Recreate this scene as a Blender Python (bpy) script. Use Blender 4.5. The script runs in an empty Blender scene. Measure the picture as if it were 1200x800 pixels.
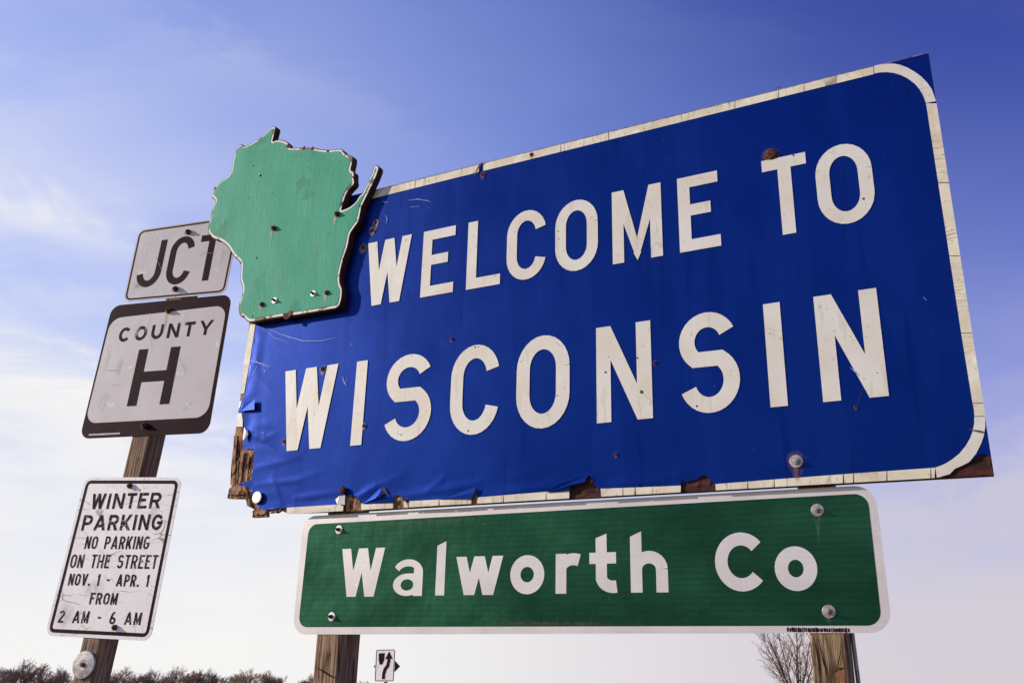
import bpy, bmesh, math, random
from mathutils import Vector, Matrix, noise
from mathutils.geometry import delaunay_2d_cdt
R = math.radians
scene = bpy.context.scene
COL = scene.collection

# ------------------------------------------------------------------ camera
CAM = Vector((0, 0, 1.5)); PITCH = math.atan(410 / 1050); FPX = 1050.0
cam_d = bpy.data.cameras.new('camera'); cam = bpy.data.objects.new('camera', cam_d); COL.objects.link(cam)
cam.location = CAM; cam.rotation_euler = (math.pi / 2 + PITCH, 0, 0)
cam_d.sensor_width = 36; cam_d.lens = 36 * FPX / 1200; cam_d.clip_start = 0.05; cam_d.clip_end = 6000
scene.camera = cam

# ------------------------------------------------------------------ view, sun, sky
scene.view_settings.view_transform = 'Standard'; scene.view_settings.look = 'None'
scene.view_settings.gamma = 1.0; scene.view_settings.exposure = 0.55
SUN = Vector((-.925, -.02, .36)).normalized()
sd = bpy.data.lights.new('sun', 'SUN'); sun = bpy.data.objects.new('sun', sd); COL.objects.link(sun)
sd.energy = 3.1; sd.angle = R(0.5); sd.color = (1.0, .93, .82)
sun.rotation_euler = SUN.to_track_quat('Z', 'Y').to_euler(); sun.location = (0, 0, 30)

def world():
    w = bpy.data.worlds.new('World'); scene.world = w; w.use_nodes = True
    nt = w.node_tree; N = nt.nodes; L = nt.links; N.clear()
    def nd(t, **k):
        n = N.new(t)
        for a, b in k.items(): setattr(n, a, b)
        return n
    def mth(op, a, b=None, c=None, clamp=False):
        n = nd('ShaderNodeMath', operation=op, use_clamp=clamp)
        for i, v in enumerate((a, b, c)):
            if v is None: continue
            if isinstance(v, (int, float)): n.inputs[i].default_value = v
            else: L.new(v, n.inputs[i])
        return n.outputs[0]
    def smooth(v, a, b):
        n = nd('ShaderNodeMapRange', interpolation_type='SMOOTHSTEP')
        L.new(v, n.inputs[0]); n.inputs[1].default_value = a; n.inputs[2].default_value = b
        return n.outputs[0]
    def mixc(f, a, b, bt='MIX'):
        n = nd('ShaderNodeMix', data_type='RGBA', blend_type=bt)
        for s, v in ((0, f), (6, a), (7, b)):
            if isinstance(v, (int, float)): n.inputs[s].default_value = v
            elif isinstance(v, tuple): n.inputs[s].default_value = v
            else: L.new(v, n.inputs[s])
        return n.outputs[2]
    sky = nd('ShaderNodeTexSky', sky_type='NISHITA', sun_disc=False)
    sky.sun_elevation = math.asin(SUN.z); sky.sun_rotation = math.atan2(SUN.x, SUN.y)
    sky.altitude = 300; sky.air_density = 1.0; sky.dust_density = 0.4; sky.ozone_density = 3.0
    tc = nd('ShaderNodeTexCoord'); sp = nd('ShaderNodeSeparateXYZ'); L.new(tc.outputs['Generated'], sp.inputs[0])
    x, y, z = sp.outputs
    tint = mixc(1.0, sky.outputs[0], mixc(smooth(x, -.15, .5), SKY_TINT, SKY_TINT_R), 'MULTIPLY')
    # thin high cirrus: stretched noise on a flattened sky dome
    zz = mth('ADD', mth('ABSOLUTE', z), .25)
    cb = nd('ShaderNodeCombineXYZ'); L.new(mth('DIVIDE', x, zz), cb.inputs[0]); L.new(mth('DIVIDE', y, zz), cb.inputs[1])
    mp = nd('ShaderNodeMapping'); mp.inputs['Rotation'].default_value = (0, 0, R(28)); mp.inputs['Scale'].default_value = (.9, 3.0, 1)
    mp.inputs['Location'].default_value = (3.1, .4, 0); L.new(cb.outputs[0], mp.inputs[0])
    n1 = nd('ShaderNodeTexNoise'); n1.inputs['Scale'].default_value = 1.1; n1.inputs['Detail'].default_value = 6; n1.inputs['Roughness'].default_value = .55; n1.inputs['Distortion'].default_value = .5
    L.new(mp.outputs[0], n1.inputs['Vector'])
    n2 = nd('ShaderNodeTexNoise'); n2.inputs['Scale'].default_value = 1.3; n2.inputs['Detail'].default_value = 3; L.new(cb.outputs[0], n2.inputs['Vector'])
    wis = smooth(n1.outputs[0], .42, .66)
    # the sky pales towards the sun's side (left) and whitens towards the horizon
    e = mth('ADD', z, mth('MULTIPLY', x, .55))
    e = mth('ADD', e, mth('MULTIPLY', mth('SUBTRACT', n2.outputs[0], .5), .16))
    m1 = mth('POWER', mth('MULTIPLY', mth('SUBTRACT', .83, e), 1 / .80, clamp=True), 1.2)
    zc = mth('ADD', z, mth('MULTIPLY', mth('SUBTRACT', n2.outputs[0], .5), .20))
    m2 = mth('SUBTRACT', 1.0, smooth(zc, .03, .37))
    cl = mth('MULTIPLY', wis, mth('ADD', .05, mth('MULTIPLY', mth('SUBTRACT', 1.0, smooth(e, -.05, .50)), .45)))
    m2 = mth('ADD', m2, mth('MULTIPLY', cl, mth('SUBTRACT', 1.0, m2)), clamp=True)
    # long cirrus bands, each along a great circle of the sky
    def dirpx(px, py):
        a = (400 - py) / 1050; return Vector(((px - 600) / 1050, math.cos(PITCH) - a * math.sin(PITCH), math.sin(PITCH) + a * math.cos(PITCH))).normalized()
    nb = nd('ShaderNodeTexNoise'); nb.inputs['Scale'].default_value = 6.5; nb.inputs['Detail'].default_value = 7; nb.inputs['Roughness'].default_value = .6; nb.inputs['Distortion'].default_value = .9
    mb = nd('ShaderNodeMapping'); mb.inputs['Scale'].default_value = (1, 1, 2.6); mb.inputs['Rotation'].default_value = (0, R(-22), 0); L.new(tc.outputs['Generated'], mb.inputs[0]); L.new(mb.outputs[0], nb.inputs['Vector'])
    tot = None
    for p1, p2, wd, amp, x0, x1 in (((0, 236), (190, 306), .026, .75, -.30, -.47), ((-50, 428), (280, 505), .042, .85, -.22, -.42), ((0, 560), (420, 545), .080, .80, -.05, -.40),
                                    ((1020, 610), (1220, 560), .060, .60, .28, .42), ((200, 40), (600, 210), .030, .10, .02, -.25), ((0, 150), (330, 60), .035, .08, -.1, -.4), ((0, 340), (120, 352), .020, .30, -.35, -.47)):
        nrm = dirpx(*p1).cross(dirpx(*p2)).normalized()
        dt = nd('ShaderNodeVectorMath', operation='DOT_PRODUCT'); L.new(tc.outputs['Generated'], dt.inputs[0]); dt.inputs[1].default_value = nrm
        dd = mth('ADD', dt.outputs['Value'], mth('MULTIPLY', mth('SUBTRACT', nb.outputs[0], .5), .11))
        g = mth('EXPONENT', mth('MULTIPLY', mth('POWER', mth('DIVIDE', mth('ABSOLUTE', dd), wd), 1.7), -1.0))
        g = mth('MULTIPLY', mth('MULTIPLY', g, smooth(x, x0, x1)), mth('MULTIPLY', smooth(nb.outputs[0], .22, .66), amp))
        g = mth('MULTIPLY', g, smooth(y, 0, .3))
        tot = g if tot is None else mth('ADD', tot, g)
    m2 = mth('ADD', m2, mth('MULTIPLY', tot, mth('SUBTRACT', 1.0, m2)), clamp=True)
    base = mixc(m1, tint, GLOW)
    horiz = mixc(smooth(x, -.3, .45), HAZE_L, HAZE_R)
    col = mixc(m2, base, horiz)
    bg = nd('ShaderNodeBackground'); bg.inputs[1].default_value = .10; L.new(col, bg.inputs[0])
    out = nd('ShaderNodeOutputWorld'); L.new(bg.outputs[0], out.inputs[0])
SKY_TINT = (.60, .74, 1.66, 1); SKY_TINT_R = (.47, .42, 1.04, 1); GLOW = (3.65, 4.2, 6.25, 1)
HAZE_L = (6.3, 6.25, 6.2, 1); HAZE_R = (4.5, 4.2, 4.6, 1)
world()

# ------------------------------------------------------------------ sign planes (measured frames, metres)
class Frame:
    def __init__(s, o, M):
        s.o = Vector(o) + CAM; s.M = Matrix(M); s.r, s.u, s.n = (Vector(s.M.col[i]) for i in range(3))
    def uv(s, px, py, h=0.0):
        d = Vector(((px - 600) / FPX, 0, 0)); a = (400 - py) / FPX
        d += Vector((0, math.cos(PITCH) - a * math.sin(PITCH), math.sin(PITCH) + a * math.cos(PITCH)))
        t = ((s.o - CAM).dot(s.n) + h) / d.dot(s.n)
        p = CAM + d * t - s.o
        return p.dot(s.r), p.dot(s.u)
    def pts(s, L, h=0.0): return [s.uv(a, b, h) for a, b in L]
    def mat(s, u, v, h): return Matrix.Translation(s.o + s.r * u + s.u * v + s.n * h) @ s.M.to_4x4()
MF = Frame((0.0765, 2.636, 1.1267), ((0.89207, 0.02206, -0.45136), (-0.45037, -0.03868, -0.89201), (-0.03714, 0.99901, -0.02457)))
LF = Frame((-1.4731, 3.5001, 1.2578), ((0.95679, 0.04516, -0.28725), (-0.28826, 0.0174, -0.9574), (-0.03823, 0.99883, 0.02966)))

# ------------------------------------------------------------------ materials
def material(name, base, rough=.5, metal=0.0, spec=.5, var=None, var_scale=8, var_stretch=(1, 1, 1), var_range=(.4, .65),
             bump=0.0, bump_scale=60, bump_stretch=(1, 1, 1), layers=(), rough_var=0.0, coat=0.0):
    """layers: (kind, colour, params) laid over the base; kind 'spots', 'cracks', 'grid' """
    m = bpy.data.materials.new(name); m.use_nodes = True
    nt = m.node_tree; N = nt.nodes; L = nt.links; b = N['Principled BSDF']
    tc = N.new('ShaderNodeTexCoord')
    def mapping(st):
        mp = N.new('ShaderNodeMapping'); mp.inputs['Scale'].default_value = st; L.new(tc.outputs['Object'], mp.inputs[0]); return mp.outputs[0]
    def ntex(scale, st, det=5, rg=.6, dist=0.0):
        n = N.new('ShaderNodeTexNoise'); n.inputs['Scale'].default_value = scale; n.inputs['Detail'].default_value = det
        n.inputs['Roughness'].default_value = rg; n.inputs['Distortion'].default_value = dist; L.new(mapping(st), n.inputs['Vector']); return n.outputs[0]
    def rng(v, a, c, lo=0.0, hi=1.0):
        n = N.new('ShaderNodeMapRange'); L.new(v, n.inputs[0])
        for i, q in enumerate((a, c, lo, hi)): n.inputs[i + 1].default_value = q
        return n.outputs[0]
    def mix(f, a, c):
        n = N.new('ShaderNodeMix'); n.data_type = 'RGBA'; L.new(f, n.inputs[0])
        for s, v in ((6, a), (7, c)):
            if isinstance(v, tuple): n.inputs[s].default_value = (*v, 1)
            else: L.new(v, n.inputs[s])
        return n.outputs[2]
    col = base
    if var: col = mix(rng(ntex(var_scale, var_stretch), *var_range), base, var)
    for kind, c, p in layers:
        if kind == 'spots':      # scale, threshold, strength
            f = rng(ntex(p[0], p[3] if len(p) > 3 else (1, 1, 1), 3, .5), p[1], p[1] + .05, 0, p[2])
        elif kind == 'cracks':   # scale, stretch, width, strength, mask scale/threshold
            v = N.new('ShaderNodeTexVoronoi'); v.feature = 'DISTANCE_TO_EDGE'; v.inputs['Scale'].default_value = p[0]
            nn = N.new('ShaderNodeTexNoise'); nn.inputs['Scale'].default_value = 14; L.new(tc.outputs['Object'], nn.inputs['Vector'])
            mx = N.new('ShaderNodeMix'); mx.data_type = 'VECTOR'; mx.inputs[0].default_value = p[5] if len(p) > 5 else .03
            L.new(mapping(p[1]), mx.inputs[4]); L.new(nn.outputs[1], mx.inputs[5]); L.new(mx.outputs[1], v.inputs['Vector'])
            f1 = rng(v.outputs[0], p[2] * .3, p[2], p[3], 0)
            f2 = rng(ntex(p[4][0], (1, 1, 1), 2), p[4][1], p[4][1] + .12)
            mm = N.new('ShaderNodeMath'); mm.operation = 'MULTIPLY'; L.new(f1, mm.inputs[0]); L.new(f2, mm.inputs[1]); f = mm.outputs[0]
        elif kind == 'grid':     # pitch in cycles per metre, strength, direction
            w = N.new('ShaderNodeTexWave'); w.bands_direction = p[2]; w.inputs['Scale'].default_value = p[0]; L.new(tc.outputs['Object'], w.inputs['Vector'])
            w.inputs['Distortion'].default_value = 0.0
            f = rng(w.outputs[1], .55, .95, 0, p[1])
        col = mix(f, col, c)
    if isinstance(col, tuple): b.inputs['Base Color'].default_value = (*col, 1)
    else: L.new(col, b.inputs['Base Color'])
    b.inputs['Roughness'].default_value = rough; b.inputs['Metallic'].default_value = metal
    b.inputs['Specular IOR Level'].default_value = spec; b.inputs['Coat Weight'].default_value = coat
    b.inputs['Coat Roughness'].default_value = .2
    if rough_var: L.new(rng(ntex(3, (1, 1, 1)), .35, .65, rough - rough_var, rough + rough_var), b.inputs['Roughness'])
    if bump:
        bp = N.new('ShaderNodeBump'); bp.inputs['Strength'].default_value = 1; bp.inputs['Distance'].default_value = bump
        L.new(ntex(bump_scale, bump_stretch, 4), bp.inputs['Height']); L.new(bp.outputs[0], b.inputs['Normal'])
    return m

CREAM = (.69, .645, .575)
M = {}
M['blue'] = material('blue_reflective_sheeting', (.0020, .0175, .150), .38, .60, .04, var=(.0035, .0235, .18), var_scale=2.2, var_range=(.35, .7),
    bump=.0009, bump_scale=5, layers=[('spots', (.05, .09, .33), (90, .70, .5)), ('spots', (.005, .026, .19), (2.2, .50, .45, (3, .5, 1))), ('spots', (.0018, .012, .115), (5, .61, .4, (5, .4, 1)))], rough_var=.05)
M['cream'] = material('cream_reflective_letter', CREAM, .48, .05, .3, var=(.64, .56, .46), var_scale=5, bump=.0004, bump_scale=14,
    layers=[('spots', (.42, .36, .28), (55, .655, .6)), ('spots', (.50, .44, .34), (9, .60, .35, (5, .6, 1))), ('cracks', (.35, .30, .22), (9, (1, 1, 1), .012, .5, (3, .52)))])
def strip_mat(name, st):
    return material(name, (.74, .67, .52), .55, 0, .35, var=(.60, .50, .36), var_scale=9, bump=.0006, bump_scale=40,
        layers=[('cracks', (.16, .11, .08), (1.0, st, .035, .75, (5, .47), .02)), ('spots', (.30, .22, .14), (70, .64, .6)), ('spots', (.86, .83, .76), (16, .62, .5))])
M['strip_h'] = strip_mat('cracked_cream_border_upright_cracks', (23, 3, 1))
M['strip_v'] = strip_mat('cracked_cream_border_level_cracks', (5, 60, 1))
M['ply'] = material('weathered_plywood', (.42, .225, .115), .85, 0, .2, var=(.085, .028, .015), var_scale=10, var_stretch=(6, 1.8, 4), var_range=(.42, .58),
    bump=.004, bump_scale=9, bump_stretch=(10, 1.5, 4), layers=[('spots', (.42, .31, .2), (30, .60, .6, (3, .5, 1)))])
M['ply_dark'] = material('dark_brown_plywood', (.085, .026, .018), .85, 0, .2, var=(.03, .012, .01), var_scale=12, var_stretch=(1, 6, 4), bump=.003, bump_scale=14)
M['edge'] = material('dark_stained_board_edge', (.040, .014, .014), .8, 0, .2, var=(.09, .035, .025), var_scale=12)
M['green'] = material('sea_green_paint', (.052, .305, .185), .6, 0, .10, var=(.085, .365, .235), var_scale=3, var_stretch=(3, 1, 1), var_range=(.35, .65),
    bump=.0010, bump_scale=22, bump_stretch=(7, .8, 1), layers=[('spots', (.12, .37, .23), (9, .62, .35, (3, .8, 1))), ('spots', (.035, .20, .125), (6, .62, .5)), ('spots', (.22, .20, .12), (26, .71, .7)), ('spots', (.03, .14, .09), (38, .69, .6)), ('spots', (.30, .42, .30), (70, .69, .4, (4, 1, 1))),
    ('cracks', (.05, .2, .13), (16, (2.4, .25, 1), .012, .35, (4, .50)))])
M['white_paint'] = material('white_painted_rim', (.78, .74, .66), .6, 0, .3, var=(.66, .58, .46), var_scale=14, bump=.0006, layers=[('spots', (.16, .07, .04), (22, .58, .9)), ('spots', (.09, .045, .03), (60, .62, .8))])
M['hwy_green'] = material('green_prismatic_sheeting', (.011, .050, .028), .36, .85, .05, var=(.021, .090, .048), var_scale=2.6, var_stretch=(1, 2, 1), var_range=(.35, .65),
    bump=.0065, bump_scale=2.2, bump_stretch=(1.6, 1.0, 1), layers=[('grid', (.006, .03, .016), (19, .2, 'Y')), ('spots', (.05, .16, .09), (60, .70, .4))], rough_var=.06)
M['silver_white'] = material('white_prismatic_sheeting', (.67, .61, .59), .42, .25, .3, var=(.58, .52, .51), var_scale=6, bump=.0003, bump_scale=30,
    layers=[('grid', (.50, .46, .46), (22, .12, 'Y')), ('grid', (.55, .51, .51), (22, .1, 'X')), ('spots', (.9, .9, .9), (140, .67, .6))])
M['sign_white'] = material('aged_white_sign_face', (.63, .555, .53), .42, 0, .3, var=(.57, .50, .475), var_scale=4, bump=.0012, bump_scale=7,
    layers=[('spots', (.80, .77, .72), (12, .64, .55)), ('spots', (.42, .36, .32), (80, .69, .5))])
M['crack_white'] = material('crazed_white_sign_face', (.92, .85, .80), .42, 0, .5, var=(.86, .79, .74), var_scale=6, bump=.0006, bump_scale=12,
    layers=[('cracks', (.20, .14, .13), (15, (1, 1.25, 1), .014, .8, (9, .44), .05)), ('cracks', (.12, .08, .08), (5, (.8, 2.0, 1), .014, .9, (6, .47), .05))])
M['black'] = material('faded_black_sign_paint', (.020, .0045, .007), .6, 0, .05, var=(.030, .008, .012), var_scale=9, layers=[('spots', (.12, .08, .08), (60, .68, .5))])
M['black_crazed'] = material('crazed_black_lettering', (.020, .0045, .007), .6, 0, .05, layers=[('cracks', (.55, .50, .47), (17, (1, 1.25, 1), .018, .8, (9, .40), .05)), ('spots', (.4, .35, .33), (90, .66, .6))])
M['rust'] = material('rust', (.13, .035, .014), .85, .1, .3, var=(.035, .010, .007), var_scale=90, bump=.002, bump_scale=160, layers=[('spots', (.34, .13, .05), (120, .60, .7))])
M['zinc'] = material('dull_galvanised_steel', (.42, .38, .37), .45, .55, .5, var=(.25, .21, .20), var_scale=60, bump=.0006, bump_scale=140)
M['washer'] = material('bright_washer', (.72, .70, .68), .4, .25, .5, var=(.55, .52, .5), var_scale=70)
M['hole'] = material('dark_hole', (.012, .006, .006), .9, 0, .1, var=(.05, .02, .012), var_scale=120)
M['scuff'] = material('pale_scuff', (.34, .40, .62), .5, 0, .4, var=(.10, .16, .42), var_scale=60)
M['scuff_dark'] = material('dark_chip', (.05, .03, .03), .7, 0, .3, var=(.16, .12, .1), var_scale=120)
M['scratch_grey'] = material('grey_scratch', (.36, .31, .30), .6, 0, .2, var=(.55, .5, .49), var_scale=70)
M['alu'] = material('bare_aluminium_edge', (.62, .60, .60), .35, .8, .5)
M['stain'] = None
def stain_mat(name, colr, strength):
    m = bpy.data.materials.new(name); m.use_nodes = True; nt = m.node_tree; N = nt.nodes; L = nt.links
    b = N['Principled BSDF']; b.inputs['Base Color'].default_value = (*colr, 1); b.inputs['Roughness'].default_value = .8
    at = N.new('ShaderNodeAttribute'); at.attribute_name = 'wear'
    tc = N.new('ShaderNodeTexCoord'); n = N.new('ShaderNodeTexNoise'); n.inputs['Scale'].default_value = 90; n.inputs['Detail'].default_value = 5
    mp = N.new('ShaderNodeMapping'); mp.inputs['Scale'].default_value = (1, .35, 1); L.new(tc.outputs['Object'], mp.inputs[0]); L.new(mp.outputs[0], n.inputs['Vector'])
    r = N.new('ShaderNodeMapRange'); L.new(n.outputs[0], r.inputs[0]); r.inputs[1].default_value = .3; r.inputs[2].default_value = .62
    mu = N.new('ShaderNodeMath'); mu.operation = 'MULTIPLY'; L.new(at.outputs['Fac'], mu.inputs[0]); L.new(r.outputs[0], mu.inputs[1])
    m2 = N.new('ShaderNodeMath'); m2.operation = 'MULTIPLY'; L.new(mu.outputs[0], m2.inputs[0]); m2.inputs[1].default_value = strength
    L.new(m2.outputs[0], b.inputs['Alpha']); return m
M['stain'] = stain_mat('rust_stain', (.30, .12, .05), .95)
M['stain_pale'] = stain_mat('pale_run_mark', (.60, .50, .36), .8)
M['faint'] = stain_mat('faint_rusty_fade', (.22, .33, .20), .25)
M['pale_ring'] = stain_mat('pale_scraped_ring', (.62, .46, .34), 1.0)
M['dirt'] = stain_mat('brown_dirt_film', (.20, .15, .12), .30)
M['painted_glare'] = stain_mat('painted_glare_film', (.86, .84, .80), .75)  # near-white film that paints glare onto the small sign faces
def wood_mat(name, a, b2, c):
    return material(name, a, .8, 0, .25, var=b2, var_scale=7, var_stretch=(11, .55, 11), var_range=(.40, .60),
        bump=.0035, bump_scale=10, bump_stretch=(12, .5, 12), layers=[('cracks', c, (1, (46, 1.1, 46), .06, .9, (6, .45), .04)), ('spots', (.5, .38, .24), (40, .64, .5, (3, .2, 3)))])
M['post'] = wood_mat('weathered_post_timber', (.36, .235, .14), (.18, .095, .058), (.05, .018, .014))
M['post_b'] = wood_mat('knotty_post_timber', (.34, .235, .125), (.15, .085, .045), (.04, .018, .012))

# ------------------------------------------------------------------ object helpers
def tag(o, label=None, cat=None, group=None, kind=None):
    for k, v in (('label', label), ('category', cat), ('group', group), ('kind', kind)):
        if v: o[k] = v
    return o
def empty(name, mat, label, cat, group=None):
    o = bpy.data.objects.new(name, None); COL.objects.link(o); o.matrix_world = mat; o.empty_display_size = .1
    return tag(o, label, cat, group)
def mesh_obj(name, verts, faces, mat, parent=None, smooth=False, wear=None):
    me = bpy.data.meshes.new(name); me.from_pydata([tuple(v) for v in verts], [], faces); me.update()
    if mat: me.materials.append(mat)
    if smooth:
        for p in me.polygons: p.use_smooth = True
    if wear:
        a = me.attributes.new('wear', 'FLOAT', 'POINT')
        for i, w in enumerate(wear): a.data[i].value = w
    o = bpy.data.objects.new(name, me); COL.objects.link(o)
    if parent: o.parent = parent
    return o
def union(polys, extra=()):
    """triangulated union of overlapping 2D polygons -> verts, faces"""
    vs, fs = [], []
    for p in polys:
        a = sum(p[i][0] * p[(i + 1) % len(p)][1] - p[(i + 1) % len(p)][0] * p[i][1] for i in range(len(p)))
        q = p if a > 0 else p[::-1]
        fs.append(list(range(len(vs), len(vs) + len(q)))); vs += [Vector(v) for v in q]
    vs += [Vector(v) for v in extra]
    r = delaunay_2d_cdt(vs, [], fs, 0, 1e-6)
    return r[0], [f for f, src in zip(r[2], r[5]) if src]      # keep only what the input polygons cover
def ccw(p):
    a = sum(p[i][0] * p[(i + 1) % len(p)][1] - p[(i + 1) % len(p)][0] * p[i][1] for i in range(len(p)))
    return p if a > 0 else p[::-1]
def sheet(name, polys, h, mat, parent, org=(0, 0, 0), disp=None, extra=(), thick=0.0, smooth=False):
    """flat (or displaced) film/plate lying at height h; thick > 0 gives it sides and a back"""
    vs, fs = union(polys, extra)
    f3 = lambda v, k=0.0: (v[0] - org[0], v[1] - org[1], h + k + (disp(v[0], v[1]) if disp else 0) - org[2])
    V = [f3(v) for v in vs]; F = [list(f) for f in fs]
    if thick:
        n = len(V); V += [f3(v, -thick) for v in vs]; B = [[i + n for i in f][::-1] for f in F]
        cnt = {}
        for f in F:
            for i in range(len(f)):
                e = (f[i], f[(i + 1) % len(f)]); cnt[e] = 1
        S = [[b, a, a + n, b + n] for (a, b) in cnt if (b, a) not in cnt]
        F = F + B + S
    return mesh_obj(name, V, F, mat, parent, smooth)
def slab(name, poly, h0, h1, mat, parent, org, side_mat=None):
    poly = ccw(poly); n = len(poly); vs, fs = union([poly])
    V = [(v[0] - org[0], v[1] - org[1], h1 - org[2]) for v in vs]; F = [list(f) for f in fs]
    k = len(V); V += [(p[0] - org[0], p[1] - org[1], h1 - org[2]) for p in poly]; V += [(p[0] - org[0], p[1] - org[1], h0 - org[2]) for p in poly]
    nf = len(F); F += [[k + (i + 1) % n, k + i, k + n + i, k + n + (i + 1) % n] for i in range(n)]
    k2 = len(V); V += [(v[0] - org[0], v[1] - org[1], h0 - org[2]) for v in vs]; F += [[i + k2 for i in f][::-1] for f in fs]
    o = mesh_obj(name, V, F, mat, parent)
    if side_mat:
        o.data.materials.append(side_mat)
        for p in o.data.polygons[nf:]: p.material_index = 1
    return o
def offset(poly, d):
    """move every vertex inward by d (outward when negative)"""
    poly = ccw(poly); out = []; n = len(poly)
    for i in range(n):
        a, b, c = Vector(poly[i - 1]), Vector(poly[i]), Vector(poly[(i + 1) % n])
        e1 = (b - a).normalized(); e2 = (c - b).normalized(); n1 = Vector((-e1.y, e1.x)); n2 = Vector((-e2.y, e2.x))
        m = n1 + n2
        if m.length < .3: m = n1
        m.normalize(); k = max(.55, m.dot(n1)); out.append(tuple(b + m * d / k))
    return out
def rounded(quad, r, n=8):
    q = [Vector(p) for p in ccw(quad)]; out = []
    for i in range(4):
        b = q[i]; a = q[i - 1]; c = q[(i + 1) % 4]; d1 = (a - b).normalized(); d2 = (c - b).normalized()
        p1 = b + d1 * r; p2 = b + d2 * r; cen = b + d1 * r + d2 * r
        for k in range(n + 1):
            t = k / n * math.pi / 2
            out.append(tuple(cen - d2 * r * math.cos(t) - d1 * r * math.sin(t)))
    return out
def ring_poly(outer, inner):
    """outer and inner loops with equal counts -> quads"""
    n = len(outer); return [[outer[i], outer[(i + 1) % n], inner[(i + 1) % n], inner[i]] for i in range(n)]

# ------------------------------------------------------------------ road-sign lettering (strokes of constant width)
def strip(path, s):
    P = [Vector(p) for p in path]; P = [p for i, p in enumerate(P) if i == 0 or (p - P[i - 1]).length > 1e-6]; n = len(P); Lf, Rt = [], []
    for i in range(n):
        a = (P[i] - P[i - 1]).normalized() if i else (P[1] - P[0]).normalized()
        b = (P[i + 1] - P[i]).normalized() if i < n - 1 else (P[-1] - P[-2]).normalized()
        m = (Vector((-a.y, a.x)) + Vector((-b.y, b.x))).normalized(); k = max(.4, m.dot(Vector((-a.y, a.x))))
        Lf.append(P[i] + m * s / 2 / k); Rt.append(P[i] - m * s / 2 / k)
    return [[tuple(Lf[i]), tuple(Rt[i]), tuple(Rt[i + 1]), tuple(Lf[i + 1])] for i in range(n - 1)]
def arc(cx, cy, rx, ry, a0, a1, n=14):
    return [(cx + rx * math.cos(R(a0 + (a1 - a0) * i / n)), cy + ry * math.sin(R(a0 + (a1 - a0) * i / n))) for i in range(n + 1)]
def box(x0, y0, x1, y1): return [(x0, y0), (x1, y0), (x1, y1), (x0, y1)]
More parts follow.
